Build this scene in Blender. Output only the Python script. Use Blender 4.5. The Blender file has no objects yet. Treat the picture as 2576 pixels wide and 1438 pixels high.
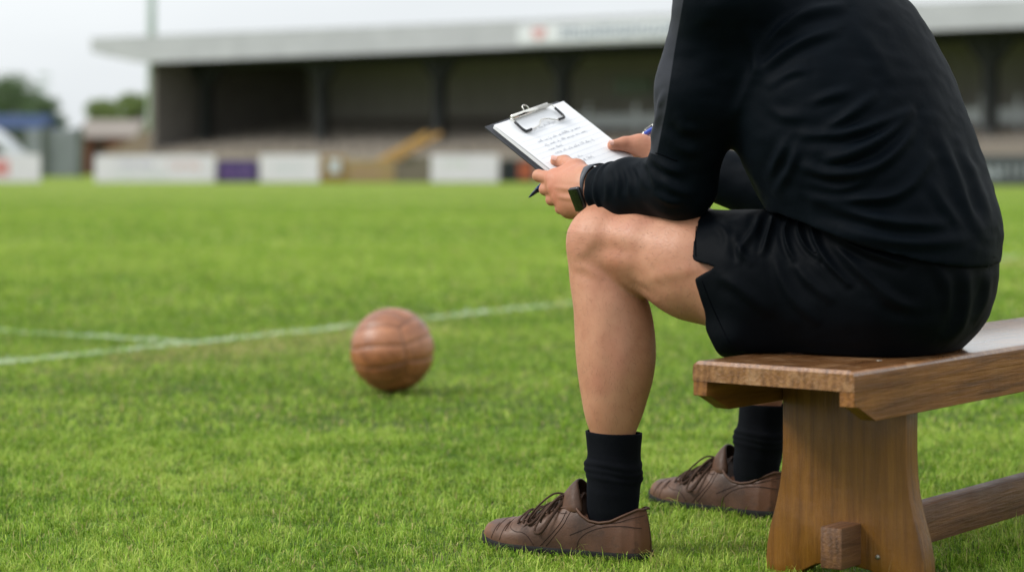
import bpy, bmesh, math, random
import numpy as np
from mathutils import Vector, Matrix

random.seed(7)
rng = np.random.default_rng(11)
scene = bpy.context.scene
COL = scene.collection

# ------------------------------------------------------------------ camera figures
# The scene is laid out in metres; the camera stands at x=0, y=0, 0.62 m up and
# looks along +y.  P() is only the survey helper used to lay points out.
FD, CU, CV, HC = 5366.0, 1288.0, 412.0, 0.62
def P(u, v, Y):
    return np.array([(u - CU) * Y / FD, Y, HC - (v - CV) * Y / FD])

# ------------------------------------------------------------------ object helpers
def tag(o, label=None, cat=None, group=None, kind=None):
    if label: o['label'] = label
    if cat: o['category'] = cat
    if group: o['group'] = group
    if kind: o['kind'] = kind
    return o

def thing(name, loc, label, cat, group=None, rz=0.0):
    o = bpy.data.objects.new(name, None)
    COL.objects.link(o)
    o.empty_display_size = 0.1
    o.location = [float(c) for c in loc]
    o.rotation_euler = (0, 0, rz)
    return tag(o, label, cat, group)

def to_local(verts, parent):
    """world coordinates -> coordinates of a parent chain made of empties"""
    chain = []
    p = parent
    while p is not None:
        chain.append(p); p = p.parent
    M = Matrix.Identity(4)
    for q in reversed(chain):
        M = M @ (Matrix.Translation(q.location) @ q.rotation_euler.to_matrix().to_4x4())
    Mi = np.array(M.inverted())
    v = np.asarray(verts, float)
    return v @ Mi[:3, :3].T + Mi[:3, 3]

def mesh_obj(name, verts, faces, mat=None, parent=None, world=False, smooth=True, mats=None, face_mat=None):
    verts = np.asarray(verts, float)
    if world and parent is not None:
        verts = to_local(verts, parent)
    me = bpy.data.meshes.new(name)
    if isinstance(faces, np.ndarray):
        n = len(faces); k = faces.shape[1]
        me.vertices.add(len(verts)); me.vertices.foreach_set('co', verts.astype(np.float32).ravel())
        me.loops.add(n * k); me.loops.foreach_set('vertex_index', faces.astype(np.int32).ravel())
        me.polygons.add(n)
        me.polygons.foreach_set('loop_start', np.arange(0, n * k, k, dtype=np.int32))
        me.polygons.foreach_set('loop_total', np.full(n, k, dtype=np.int32))
        me.update(calc_edges=True)
    else:
        me.from_pydata([tuple(v) for v in verts], [], [tuple(int(i) for i in f) for f in faces])
    if smooth:
        me.polygons.foreach_set('use_smooth', np.ones(len(me.polygons), dtype=bool))
    me.validate()
    o = bpy.data.objects.new(name, me)
    COL.objects.link(o)
    if mats:
        for m in mats: me.materials.append(m)
        if face_mat is not None:
            me.polygons.foreach_set('material_index', np.asarray(face_mat, dtype=np.int32))
    elif mat: me.materials.append(mat)
    if parent is not None: o.parent = parent
    return o

class MB:
    """collects simple shapes that become ONE mesh"""
    def __init__(self): self.v = []; self.f = []
    def add(self, vs, fs):
        n = len(self.v)
        self.v += [tuple(float(c) for c in p) for p in vs]
        self.f += [tuple(int(i) + n for i in f) for f in fs]
    def box(self, x0, x1, y0, y1, z0, z1):
        self.add([(x0,y0,z0),(x1,y0,z0),(x1,y1,z0),(x0,y1,z0),(x0,y0,z1),(x1,y0,z1),(x1,y1,z1),(x0,y1,z1)],
                 [(0,3,2,1),(4,5,6,7),(0,1,5,4),(1,2,6,5),(2,3,7,6),(3,0,4,7)])
    def prism(self, pts, y0, y1):
        """polygon in x-z (counter-clockwise seen from -y) extruded along y"""
        n = len(pts)
        vs = [(p[0], y0, p[1]) for p in pts] + [(p[0], y1, p[1]) for p in pts]
        fs = [tuple(range(n)), tuple(range(2*n-1, n-1, -1))]
        for i in range(n):
            j = (i+1) % n
            fs.append((i, i+n, j+n, j))
        self.add(vs, fs)
    def prism_x(self, pts, x0, x1):
        """polygon in y-z extruded along x"""
        n = len(pts)
        vs = [(x0, p[0], p[1]) for p in pts] + [(x1, p[0], p[1]) for p in pts]
        fs = [tuple(range(n)), tuple(range(2*n-1, n-1, -1))]
        for i in range(n):
            j = (i+1) % n
            fs.append((i, i+n, j+n, j))
        self.add(vs, fs)
    def tube(self, pts, r, seg=8, flat=None, cap=True):
        pts = [np.asarray(p, float) for p in pts]
        n = len(pts)
        rs = r if hasattr(r, '__len__') else [r]*n
        tan = []
        for i in range(n):
            t = pts[min(i+1, n-1)] - pts[max(i-1, 0)]
            tan.append(t/(np.linalg.norm(t)+1e-12))
        ref = np.array([0,0,1.0]) if abs(tan[0][2]) < .9 else np.array([1.0,0,0])
        a = np.cross(tan[0], ref); a /= np.linalg.norm(a)
        vs = []
        for i in range(n):
            a = a - tan[i]*np.dot(a, tan[i]); a /= np.linalg.norm(a)+1e-12
            b = np.cross(tan[i], a)
            for k in range(seg):
                ph = 2*math.pi*k/seg
                f2 = flat if flat else 1.0
                vs.append(pts[i] + rs[i]*(a*math.cos(ph) + b*math.sin(ph)*f2))
        fs = []
        for i in range(n-1):
            for k in range(seg):
                k2 = (k+1) % seg
                fs.append((i*seg+k, i*seg+k2, (i+1)*seg+k2, (i+1)*seg+k))
        if cap:
            fs.append(tuple(range(seg-1, -1, -1)))
            fs.append(tuple((n-1)*seg+k for k in range(seg)))
        self.add(vs, fs)
    def build(self, name, mat, parent=None, world=False, bevel=0.0, seg=2, smooth=False):
        o = mesh_obj(name, self.v, self.f, mat, parent, world, smooth)
        if bevel > 0:
            bm = bmesh.new(); bm.from_mesh(o.data)
            bmesh.ops.recalc_face_normals(bm, faces=bm.faces)
            es = [e for e in bm.edges if e.is_manifold and e.calc_face_angle(0) > .35]
            bmesh.ops.bevel(bm, geom=es, offset=bevel, segments=seg, affect='EDGES', profile=.5)
            for f in bm.faces: f.smooth = True
            bm.to_mesh(o.data); bm.free()
            try: o.data.set_sharp_from_angle(angle=math.radians(40))
            except Exception: pass
        else:
            bm = bmesh.new(); bm.from_mesh(o.data)
            bmesh.ops.recalc_face_normals(bm, faces=bm.faces)
            bm.to_mesh(o.data); bm.free()
        return o

def spline(pts, n=8):
    """Catmull-Rom through points"""
    pts = [np.asarray(p, float) for p in pts]
    P_ = [2*pts[0]-pts[1]] + pts + [2*pts[-1]-pts[-2]]
    out = []
    for i in range(1, len(P_)-2):
        p0, p1, p2, p3 = P_[i-1:i+3]
        for k in range(n):
            t = k/n
            out.append(.5*((2*p1)+(-p0+p2)*t+(2*p0-5*p1+4*p2-p3)*t*t+(-p0+3*p1-3*p2+p3)*t**3))
    out.append(pts[-1])
    return out

# ------------------------------------------------------------------ numeric noise
_perm = rng.random((64, 64, 64)).astype(np.float32)
def vnoise(p, scale=1.0, off=0.0):
    q = np.asarray(p, float)*scale + off
    i = np.floor(q).astype(int); f = q - i
    f = f*f*(3-2*f)
    r = 0
    for dx in (0,1):
        for dy in (0,1):
            for dz in (0,1):
                w = (f[:,0] if dx else 1-f[:,0])*(f[:,1] if dy else 1-f[:,1])*(f[:,2] if dz else 1-f[:,2])
                r = r + w*_perm[(i[:,0]+dx) % 64, (i[:,1]+dy) % 64, (i[:,2]+dz) % 64]
    return r*2-1

# ------------------------------------------------------------------ implicit surfaces
class Prim:
    def __init__(self, fn, lo, hi, k=.01): self.fn, self.lo, self.hi, self.k = fn, np.asarray(lo), np.asarray(hi), k

def cone(a, b, ra, rb, k=.01, flat=False, flat_a=False):
    a = np.asarray(a, float); b = np.asarray(b, float); ba = b-a; L2 = ba@ba; n = ba/math.sqrt(L2)
    def fn(p):
        t = np.clip((p-a)@ba/L2, 0, 1)
        d = np.linalg.norm(p-a-t[:,None]*ba, axis=1) - (ra+(rb-ra)*t)
        if flat: d = np.maximum(d, (p-b)@n)
        if flat_a: d = np.maximum(d, -(p-a)@n)
        return d
    r = max(ra, rb)
    return Prim(fn, np.minimum(a,b)-r, np.maximum(a,b)+r, k)

def econe(a, b, r_a, r_b, hint, k=.02, flat=False):
    """cone of elliptic section: radii (along hint, across)"""
    a = np.asarray(a, float); b = np.asarray(b, float); ba = b-a; L2 = ba@ba; n = ba/math.sqrt(L2)
    s1 = np.asarray(hint, float); s1 = s1 - n*(s1@n); s1 /= np.linalg.norm(s1); s2 = np.cross(n, s1)
    mr = min(r_a[0], r_a[1], r_b[0], r_b[1])
    def fn(p):
        t = np.clip((p-a)@ba/L2, 0, 1)
        o = p-a-t[:,None]*ba
        r1 = r_a[0]+(r_b[0]-r_a[0])*t; r2 = r_a[1]+(r_b[1]-r_a[1])*t
        mm = np.minimum(r1, r2)
        q = np.sqrt((o@s1/r1)**2+(o@s2/r2)**2+(o@n/mm)**2)
        d = (q-1)*mm
        if flat: d = np.maximum(d, (p-b)@n)
        return d
    r = max(r_a[0], r_a[1], r_b[0], r_b[1])
    return Prim(fn, np.minimum(a,b)-r, np.maximum(a,b)+r, k)

def ell(c, radii, axes, k=.02):
    c = np.asarray(c, float); radii = np.asarray(radii, float); A = np.asarray(axes, float)
    def fn(p):
        q = (p-c)@A.T/radii
        return (np.linalg.norm(q, axis=1)-1)*radii.min()
    return Prim(fn, c-radii.max(), c+radii.max(), k)

def zslice(rows, ax1, ax2, k=.03, power=2.0):
    """stack of ellipses; rows = (z, cx, cy, r along ax1, r along ax2)"""
    R = np.array(sorted(rows)); ax1 = np.asarray(ax1, float)[:2]; ax2 = np.asarray(ax2, float)[:2]
    zz = np.linspace(R[0,0], R[-1,0], 160)
    # smooth (monotone-ish) interpolation by heavy resampling
    cols = []
    for c in range(1, 5):
        y = np.interp(zz, R[:,0], R[:,c])
        w = 9
        yp = np.concatenate([np.full(w, y[0])+(y[0]-y[w:0:-1])*1.0, y, y[-1]+(y[-1]-y[-2:-w-2:-1])*1.0])
        ker = np.hanning(2*w+1); ker /= ker.sum()
        cols.append(np.convolve(yp, ker, 'valid'))
    def fn(p):
        z = p[:,2]
        cx, cy, a, b = (np.interp(z, zz, c) for c in cols)
        dx = p[:,0]-cx; dy = p[:,1]-cy
        q = (np.abs((dx*ax1[0]+dy*ax1[1])/a)**power+np.abs((dx*ax2[0]+dy*ax2[1])/b)**power)**(1/power)
        d = (q-1)*np.minimum(a, b)
        return np.maximum(d, np.maximum(R[0,0]-z, z-R[-1,0]))
    m = max(R[:,3].max(), R[:,4].max())
    return Prim(fn, (R[:,1].min()-m, R[:,2].min()-m, R[0,0]), (R[:,1].max()+m, R[:,2].max()+m, R[-1,0]), k)

def smin(a, b, k):
    h = np.clip(.5+.5*(b-a)/k, 0, 1)
    return b+(a-b)*h-k*h*(1-h)

def mesh_sdf(prims, h, cuts=(), n=20, pad=.03):
    lo = np.min([p.lo for p in prims], axis=0)-pad; hi = np.max([p.hi for p in prims], axis=0)+pad
    dims = np.ceil((hi-lo)/h/n).astype(int)
    m = n+2
    g = np.arange(m)
    GX, GY, GZ = np.meshgrid(g, g, g, indexing='ij')
    base = np.stack([GX.ravel(), GY.ravel(), GZ.ravel()], 1).astype(float)
    N = (dims*n+4).astype(np.int64)
    keyf = lambda c: (c[:,0]*N[1]+c[:,1])*N[2]+c[:,2]
    K, V, Q = [], [], []
    corners = np.array([(i,j,k) for i in (0,1) for j in (0,1) for k in (0,1)])
    edges = [(a,b) for a in range(8) for b in range(a+1,8) if np.abs(corners[a]-corners[b]).sum()==1]
    def ev(p, act):
        d = None
        for pr in act:
            q = pr.fn(p)
            d = q if d is None else smin(d, q, pr.k)
        for c in cuts: d = np.maximum(d, c(p))
        return d
    for bi in range(dims[0]):
        for bj in range(dims[1]):
            for bk in range(dims[2]):
                o = np.array([bi,bj,bk])*n
                b0 = lo+o*h; b1 = b0+(n+1)*h
                act = [p for p in prims if np.all(p.lo-.045 <= b1) and np.all(p.hi+.045 >= b0)]
                if not act: continue
                c = ((b0+b1)/2)[None]
                if abs(ev(c, act)[0]) > (n+1)*h*1.9+.012 and not cuts: continue
                F = ev(b0+base*h, act).reshape(m,m,m)
                S = F < 0
                if S.all() or not S.any(): continue
                cnt = sum(S[i:m-1+i, j:m-1+j, k:m-1+k].astype(np.int8) for i,j,k in corners)
                cells = np.argwhere((cnt>0)&(cnt<8))
                vals = np.stack([F[cells[:,0]+i, cells[:,1]+j, cells[:,2]+k] for i,j,k in corners], 1)
                acc = np.zeros((len(cells),3)); num = np.zeros(len(cells))
                for a_, b_ in edges:
                    va, vb = vals[:,a_], vals[:,b_]
                    msk = (va<0) != (vb<0)
                    t = np.where(msk, va/(np.where(msk, va-vb, 1)), 0)
                    pt = corners[a_]+(corners[b_]-corners[a_])*t[:,None]
                    acc += pt*msk[:,None]; num += msk
                V.append(lo+(o+cells+acc/num[:,None])*h)
                K.append(keyf(o+cells))
                for ax in range(3):
                    a1, a2 = [(1,2),(2,0),(0,1)][ax]
                    sl0 = [slice(1,n+1)]*3; sl1 = [slice(1,n+1)]*3; sl1[ax] = slice(2,n+2)
                    s0 = S[tuple(sl0)]; s1 = S[tuple(sl1)]
                    for flip in (0,1):
                        e = np.argwhere(s0 & ~s1) if not flip else np.argwhere(~s0 & s1)
                        if not len(e): continue
                        e = e+1
                        d1 = np.zeros(3,int); d1[a1] = 1; d2 = np.zeros(3,int); d2[a2] = 1
                        q = [keyf(o+e-d1-d2), keyf(o+e-d2), keyf(o+e), keyf(o+e-d1)]
                        if flip: q = q[::-1]
                        Q.append(np.stack(q,1))
    K = np.concatenate(K); V = np.concatenate(V); Q = np.concatenate(Q)
    uk, idx = np.unique(K, return_index=True)
    V = V[idx]
    F = np.searchsorted(uk, Q)
    used = np.unique(F); remap = -np.ones(len(V), int); remap[used] = np.arange(len(used))
    return V[used], remap[F]

def vert_normals(V, F):
    a = V[F[:,2]]-V[F[:,0]]; b = V[F[:,3]]-V[F[:,1]]
    fn = np.cross(a, b)
    n = np.zeros_like(V)
    for k in range(4): np.add.at(n, F[:,k], fn)
    return n/(np.linalg.norm(n, axis=1)[:,None]+1e-12)

def relax(V, F, it=2, lam=.5):
    for _ in range(it):
        acc = np.zeros_like(V); cnt = np.zeros(len(V))
        for k in range(4):
            np.add.at(acc, F[:,k], V[F[:,(k+1)%4]]); np.add.at(acc, F[:,k], V[F[:,(k+3)%4]])
            np.add.at(cnt, F[:,k], 2)
        V = V+lam*(acc/cnt[:,None]-V)
    return V

# ------------------------------------------------------------------ materials
def lin(r, g, b):
    f = lambda c: (c/255/12.92) if c/255 <= .04045 else ((c/255+.055)/1.055)**2.4
    return (f(r), f(g), f(b), 1)

class Mat:
    def __init__(self, name, color=(.5,.5,.5), rough=.6, spec=.5, metal=0.0):
        self.m = bpy.data.materials.new(name); self.m.use_nodes = True
        self.nt = self.m.node_tree; self.b = self.nt.nodes['Principled BSDF']
        c = tuple(color)+(1,) if len(color) == 3 else color
        self.b.inputs['Base Color'].default_value = c
        self.b.inputs['Roughness'].default_value = rough
        self.b.inputs['Specular IOR Level'].default_value = spec
        self.b.inputs['Metallic'].default_value = metal
        self._tc = None
    def node(self, t, **kw):
        n = self.nt.nodes.new(t)
        for k, v in kw.items():
            if hasattr(n, k): setattr(n, k, v)
            else: n.inputs[k].default_value = v
        return n
    def link(self, a, b): self.nt.links.new(a, b)
    def coord(self, scale=(1,1,1), rot=(0,0,0), which='Object', loc=(0,0,0)):
        if self._tc is None: self._tc = self.node('ShaderNodeTexCoord')
        mp = self.node('ShaderNodeMapping')
        mp.inputs['Scale'].default_value = scale; mp.inputs['Rotation'].default_value = rot
        mp.inputs['Location'].default_value = loc
        self.link(self._tc.outputs[which], mp.inputs['Vector'])
        return mp.outputs['Vector']
    def noise(self, vec, scale=5, detail=4, rough=.55, dist=0.0):
        n = self.node('ShaderNodeTexNoise')
        n.inputs['Scale'].default_value = scale; n.inputs['Detail'].default_value = detail
        n.inputs['Roughness'].default_value = rough; n.inputs['Distortion'].default_value = dist
        self.link(vec, n.inputs['Vector'])
        return n.outputs['Fac']
    def ramp(self, fac, stops):
        r = self.node('ShaderNodeValToRGB')
        el = r.color_ramp.elements
        while len(el) < len(stops): el.new(.5)
        for e, (p, c) in zip(el, stops):
            e.position = p; e.color = tuple(c)+(1,) if len(c) == 3 else c
        self.link(fac, r.inputs['Fac'])
        return r.outputs['Color']
    def mix(self, fac, a, b, mode='MIX'):
        n = self.node('ShaderNodeMix', data_type='RGBA', blend_type=mode)
        if isinstance(fac, (int, float)): n.inputs[0].default_value = fac
        else: self.link(fac, n.inputs[0])
        for s, i in ((a, 6), (b, 7)):
            if isinstance(s, (tuple, list)): n.inputs[i].default_value = tuple(s)+(1,) if len(s) == 3 else s
            else: self.link(s, n.inputs[i])
        return n.outputs[2]
    def math(self, op, a, b=None, clamp=False):
        n = self.node('ShaderNodeMath', operation=op, use_clamp=clamp)
        for s, i in ((a,0),(b,1)):
            if s is None: continue
            if isinstance(s, (int, float)): n.inputs[i].default_value = s
            else: self.link(s, n.inputs[i])
        return n.outputs[0]
    def color(self, s): self.link(s, self.b.inputs['Base Color'])
    def rough(self, s): self.link(s, self.b.inputs['Roughness'])
    def bump(self, h, strength=.3, dist=.01):
        n = self.node('ShaderNodeBump'); n.inputs['Strength'].default_value = strength; n.inputs['Distance'].default_value = dist
        self.link(h, n.inputs['Height']); self.link(n.outputs['Normal'], self.b.inputs['Normal'])
    def set(self, **kw):
        for k, v in kw.items(): self.b.inputs[k.replace('_', ' ')].default_value = v
        return self

def noisy(name, c1, c2, scale=8, rough=.7, bump=0.0, bscale=40, spec=.4, stretch=(1,1,1), metal=0.0, bdist=.01):
    m = Mat(name, c1, rough, spec, metal)
    v = m.coord(stretch)
    f = m.noise(v, scale, 5, .6)
    m.color(m.ramp(f, [(.3, c1), (.7, c2)]))
    if bump: m.bump(m.noise(v, bscale, 4), bump, bdist)
    return m.m
# ================================================================== PERSON
Fv = np.array([-.866, .5, 0]); Rv = np.array([.5, .866, 0]); Zv = np.array([0, 0, 1.0])
NEAR, FARV = -Rv, Rv

# ---- materials
def skin_mat():
    m = Mat('skin', (.5,.27,.18), .52, .4)
    v = m.coord()
    big = m.noise(v, 9, 3, .55); mid = m.noise(v, 45, 4, .6); fine = m.noise(v, 260, 3, .6)
    c = m.ramp(big, [(.3, lin(170,117,90)), (.55, lin(186,135,107)), (.75, lin(180,122,99))])
    c = m.mix(m.math('MULTIPLY', m.ramp(mid, [(.42, (0,0,0)), (.78, (1,1,1))]), .4), c, lin(160,100,76))
    vo = m.node('ShaderNodeTexVoronoi'); vo.inputs['Scale'].default_value = 150
    m.link(v, vo.inputs['Vector'])
    dots = m.ramp(vo.outputs['Distance'], [(.05, (1,1,1)), (.16, (0,0,0))])
    c = m.mix(m.math('MULTIPLY', dots, .2), c, lin(122,78,60))
    fa = m.node('ShaderNodeAttribute'); fa.attribute_name = 'flush'
    c = m.mix(m.math('MULTIPLY', fa.outputs['Fac'], .45, True), c, lin(190,112,88))
    m.color(c)
    m.rough(m.ramp(fine, [(.3, (.42,)*3), (.7, (.60,)*3)]))
    m.bump(m.math('ADD', m.math('MULTIPLY', fine, .6), mid), .22, .002)
    m.set(Subsurface_Weight=.07, Subsurface_Scale=.012)
    m.b.inputs['Subsurface Radius'].default_value = (1, .35, .2)
    return m.m
M_skin = skin_mat()

def cloth_mat(name, c1, c2, rough=.62, sheen=.25, weave=900, spec=.3):
    m = Mat(name, c1, rough, spec)
    v = m.coord()
    f = m.noise(v, 22, 4, .6)
    m.color(m.ramp(f, [(.3, c1), (.75, c2)]))
    w = m.noise(v, weave, 2, .5); w2 = m.noise(v, 60, 4, .6)
    m.bump(m.math('ADD', m.math('MULTIPLY', w, .5), m.math('MULTIPLY', w2, 1.4)), .25, .002)
    m.set(Sheen_Weight=sheen, Sheen_Roughness=.45)
    m.b.inputs['Sheen Tint'].default_value = (.55,.65,.8,1)
    return m.m
M_jersey = cloth_mat('jersey_black', (.0014,.0031,.0054), (.0021,.0042,.0068), .62, .012, 900, .05)
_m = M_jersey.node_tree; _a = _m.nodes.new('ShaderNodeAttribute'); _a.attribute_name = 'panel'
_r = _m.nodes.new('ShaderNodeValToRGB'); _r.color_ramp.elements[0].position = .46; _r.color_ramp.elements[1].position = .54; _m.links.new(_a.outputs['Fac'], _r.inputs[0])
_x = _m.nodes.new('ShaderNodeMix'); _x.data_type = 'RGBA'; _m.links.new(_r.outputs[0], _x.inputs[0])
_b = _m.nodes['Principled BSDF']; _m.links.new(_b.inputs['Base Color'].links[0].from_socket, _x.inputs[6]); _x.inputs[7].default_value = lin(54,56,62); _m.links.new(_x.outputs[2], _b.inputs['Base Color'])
M_shorts = cloth_mat('shorts_black', (.0012,.0022,.0036), (.0018,.0029,.0045), .6, .006, 900, .05)
M_sock = cloth_mat('sock_black', (.0028,.0034,.0050), (.005,.0058,.0078), .9, .03, 500, .06)
M_seam = Mat('seam_black', (.0015,.002,.003), .95, .02).m

person = thing('person', (.564, 3.253, 0), 'person in black jersey and shorts sitting on the wooden bench and holding a clipboard', 'person')

# ---- limb layout
K = P(1526, 606, 3.39)                      # left knee
HL = np.array([.519, 3.175, .440]); HRp = np.array([.609, 3.331, .440])
KR = np.array([.424, 3.745, .487])
def rows_from(tab, Yt, Yb, vt, vb):
    out = []
    for v, l, r in tab:
        Y = Yt+(Yb-Yt)*(v-vt)/(vb-vt)
        c = P((l+r)/2, v, Y); h = (r-l)/2*Y/FD
        out.append((c[2], c[0], c[1], h, h))
    return out
shin_tab = [(600,1452,1600),(660,1440,1592),(700,1440,1604),(760,1442,1634),(820,1445,1646),(870,1447,1650),(910,1450,1650),(960,1456,1642),
            (1000,1463,1630),(1040,1469,1618),(1080,1476,1608),(1094,1477,1606),(1130,1481,1605),(1200,1486,1602),(1260,1488,1600),(1330,1494,1598)]
rowsL = [(z, x, y, a-.008*np.clip((.206-z)/.016,0,1), b-.008*np.clip((.206-z)/.016,0,1)) for z, x, y, a, b in rows_from(shin_tab, 3.39, 3.372, 600, 1330)]
cL = {r[0]: r for r in rowsL}
rowsR = []
for z, cx, cy, a, b in rowsL:               # right shin: same leg, stands further along the bench
    t = np.clip((.487-z)/(.487-.06), 0, 1)
    ctr = np.array([.436, 3.76])*(1-t)+np.array([.437, 3.776])*t
    base = np.array([.152, 3.39])*(1-t)+np.array([.158, 3.372])*t
    rowsR.append((z, cx-base[0]+ctr[0], cy-base[1]+ctr[1], a, b))

def leg_prims(rows, knee, hip, toe_dir, heel, th_mid=None):
    pr = [zslice(rows, Rv, Fv, k=.02)]
    d = (hip-knee); L = np.linalg.norm(d)
    up = Zv
    pr.append(ell(knee+np.array([0,0,.004])-.004*d/L, (.054,.058,.055), (Fv, Rv, Zv), .018))
    pr.append(ell(knee+np.array([0,0,-.012])-.030*d/L, (.026,.036,.034), (Fv, Rv, Zv), .03))      # kneecap
    pr.append(ell(knee+np.array([0,0,-.062])-.030*d/L, (.020,.024,.028), (Fv, Rv, Zv), .03))      # tibial bump
    m0 = knee+d*.17+np.array([0,0,-.003]); m1 = knee+d*.36+np.array([0,0,-.0115]); m2 = knee+d*.62+np.array([0,0,-.026])
    pr.append(econe(knee+d*.03+np.array([0,0,.002]), m0, (.053,.055), (.0685,.067), up, .011))
    pr.append(econe(m0, m1, (.0685,.067), (.084,.080), up, .011))
    pr.append(econe(m1, m2, (.084,.080), (.088,.086), up, .02))
    pr.append(econe(m2, hip, (.088,.086), (.09,.09), up, .02))
    # tendons behind the knee
    ank = np.array([rows[-1][1], rows[-1][2], .085])
    pr.append(cone(ank, heel+toe_dir*.06+np.array([0,0,.045]), .026, .022, .01))
    pr.append(cone(heel+toe_dir*.06+np.array([0,0,.045]), heel+toe_dir*.16+np.array([0,0,.038]), .022, .020, .01))
    pr.append(cone(heel+toe_dir*.16+np.array([0,0,.038]), heel+toe_dir*.24+np.array([0,0,.03]), .022, .012, .02))
    return pr
footL_dir = np.array([-.866, .5, 0]); heelL = np.array([.214, 3.34, 0])
footR_dir = np.array([-.735, .678, 0]); heelR = np.array([.478, 3.737, 0])
body = leg_prims(rowsL, K, HL, footL_dir, heelL)+leg_prims(rowsR, KR, HRp, footR_dir, heelR)

# ---- torso under the clothes
PC = np.array([.564, 3.253])                # pelvis centre
def torso_rows(scale=1.0, off=0.0):
    tab = [(700,1985,2508),(640,1962,2520),(600,1950,2527),(560,1945,2526),(520,1925,2517),(480,1902,2503),(440,1880,2491),(400,1858,2477),(330,1832,2451),(250,1812,2421),(170,1800,2390),
           (80,1800,2343),(0,1815,2290),(-50,1850,2235),(-85,1890,2180),(-110,1925,2130)]
    out = []
    for v, l, r in tab:
        t = np.clip((600-v)/700, -.2, 1.1)
        Y = 3.25+.085*t
        c = P((l+r)/2, v, Y); h = (r-l)/2*Y/FD
        b = h/1.068
        if v < -40: b *= .9
        out.append((c[2], c[0], c[1], 1.25*b*scale+off, b*scale+off))
    return out
SL = P(1822, -18, 3.172); SR = SL+Rv*.395+np.array([-.0,.0,0])
EL = P(1716, 467, 3.275); WL = P(1480, 478, 3.432)
ER = np.array([.500, 3.53, .557]); WR = P(1690, 408, 3.668)
neck0 = np.array([.452, 3.335, .905]); head = np.array([.372, 3.385, 1.10])
body += [zslice(torso_rows(.74, -.012), Rv, Fv, k=.03),
         cone(SL, SR, .05, .05, .03),
         cone(SL, EL, .045, .038, .02), cone(SR, ER, .045, .038, .02),
         cone(EL, WL, .036, .026, .02), cone(ER, WR, .036, .026, .02),
         cone(neck0, head, .055, .052, .03)]
body += [ell((.564,3.253,.44), (.10,.14,.085), (Fv, Rv, Zv), .03)]
# head: looks down at the clipboard
gz = (Fv*.80+np.array([0,0,-.60])); gz /= np.linalg.norm(gz); hu = np.cross(Rv, gz); hu = hu if hu[2] > 0 else -hu
body += [ell(head+hu*.02, (.098,.076,.105), (gz, Rv, hu), .03), ell(head+gz*.03-hu*.075, (.06,.055,.06), (gz, Rv, hu), .03),
         cone(head+gz*.092+hu*.015, head+gz*.118-hu*.028, .010, .016, .01),
         cone(head+gz*.084-hu*.072-Rv*.02, head+gz*.084-hu*.072+Rv*.02, .009, .009, .008)]
for s in (-1, 1):
    body += [ell(head+Rv*s*.078-hu*.01-gz*.005, (.022,.009,.032), (gz, Rv, hu), .008),
             ell(head+gz*.088+Rv*s*.031+hu*.0, (.010,.016,.010), (gz, Rv, hu), .01)]

# ---- clipboard frame (needed by the hands)
TL = P(1243, 316, 3.60); TR = P(1417, 255, 3.745)
e1 = TR-TL; PW = np.linalg.norm(e1); e1 = e1/PW
ray = P(1377, 424, 3.0)-np.array([0,0,HC]);           # a pixel further down the near edge fixes the long direction
_o = np.array([0,0,HC])
tt = ((TL-_o)@e1)/(ray@e1)
e2 = _o+ray*tt-TL; e2 /= np.linalg.norm(e2)
nb = np.cross(e1, e2); nb = nb if nb[2] > 0 else -nb
PH = .226
def board_pt(a, b, c=0.0): return TL+e1*a+e2*b+nb*c
def on_board(u, v, off=0.0):
    r = P(u, v, 3.0)-_o
    t = ((TL+nb*off-_o)@nb)/(r@nb)
    return _o+r*t

# ---- left hand: back of the hand to the camera, fingers under the board, thumb on the paper
def finger(pts, rs, k=.003):
    return [cone(pts[i], pts[i+1], rs[i], rs[i+1], k if i else .005) for i in range(len(pts)-1)]
hand = []
wU, wD = P(1480, 458, 3.432), P(1482, 502, 3.428)
iM, mM, rM, pM = P(1399, 450, 3.500), P(1404, 474, 3.490), P(1414, 499, 3.484), P(1431, 522, 3.476)
hand += [econe(WL, WL+(P(1455,480,3.455)-WL), (.031,.024), (.031,.023), Zv, .015)]
hand += [cone(wU, iM, .0215, .0155, .016), cone(P(1480,472,3.43), mM, .0215, .0155, .016),
         cone(P(1480,488,3.428), rM, .0215, .0148, .016), cone(P(1481,505,3.428), pM, .021, .0140, .016)]
hand += [cone(P(1478,508,3.44), P(1440,519,3.478), .022, .018, .016)]
hand += finger([iM, P(1355,442,3.535), P(1366,446,3.575), P(1398,440,3.612)], [.0122,.0103,.0092,.0075])
hand += finger([mM, P(1372,476,3.525), P(1380,476,3.565), P(1405,466,3.600)], [.0124,.0104,.0092,.0075])
hand += finger([rM, P(1388,502,3.515), P(1395,501,3.552), P(1415,492,3.588)], [.0118,.0099,.0088,.0073])
hand += finger([pM, P(1410,525,3.502), P(1416,524,3.532), P(1432,515,3.562)], [.0108,.0088,.0078,.0066])
tM = P(1450,428,3.492)
tI = on_board(1421, 408, .013); tT = on_board(1397, 405, .0085)
hand += [cone(P(1474,452,3.452), tM, .021, .0160, .016), cone(tM, tI, .0150, .0112, .008), cone(tI, tT, .0112, .0086, .006)]
hand += [cone(tM, iM, .0125, .0125, .016)]                                      # web of the thumb
for (p, r) in ((iM,.0068),(mM,.0072),(rM,.0066),(pM,.0062)):                       # knuckles
    o = p-Rv*.0075-Fv*(-.004)+Zv*.001
    hand += [ell(o, (r,r,r), (Fv,Rv,Zv), .009)]
# veins on the back of the hand
for pl in ([(1466,480,3.4105),(1440,470,3.4335),(1415,462,3.4655)], [(1466,500,3.409),(1440,502,3.432),(1420,492,3.461)]):
    pp = [P(*q) for q in pl]
    hand += [cone(pp[0], pp[1], .0022, .0022, .004), cone(pp[1], pp[2], .0022, .0016, .004)]
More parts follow.
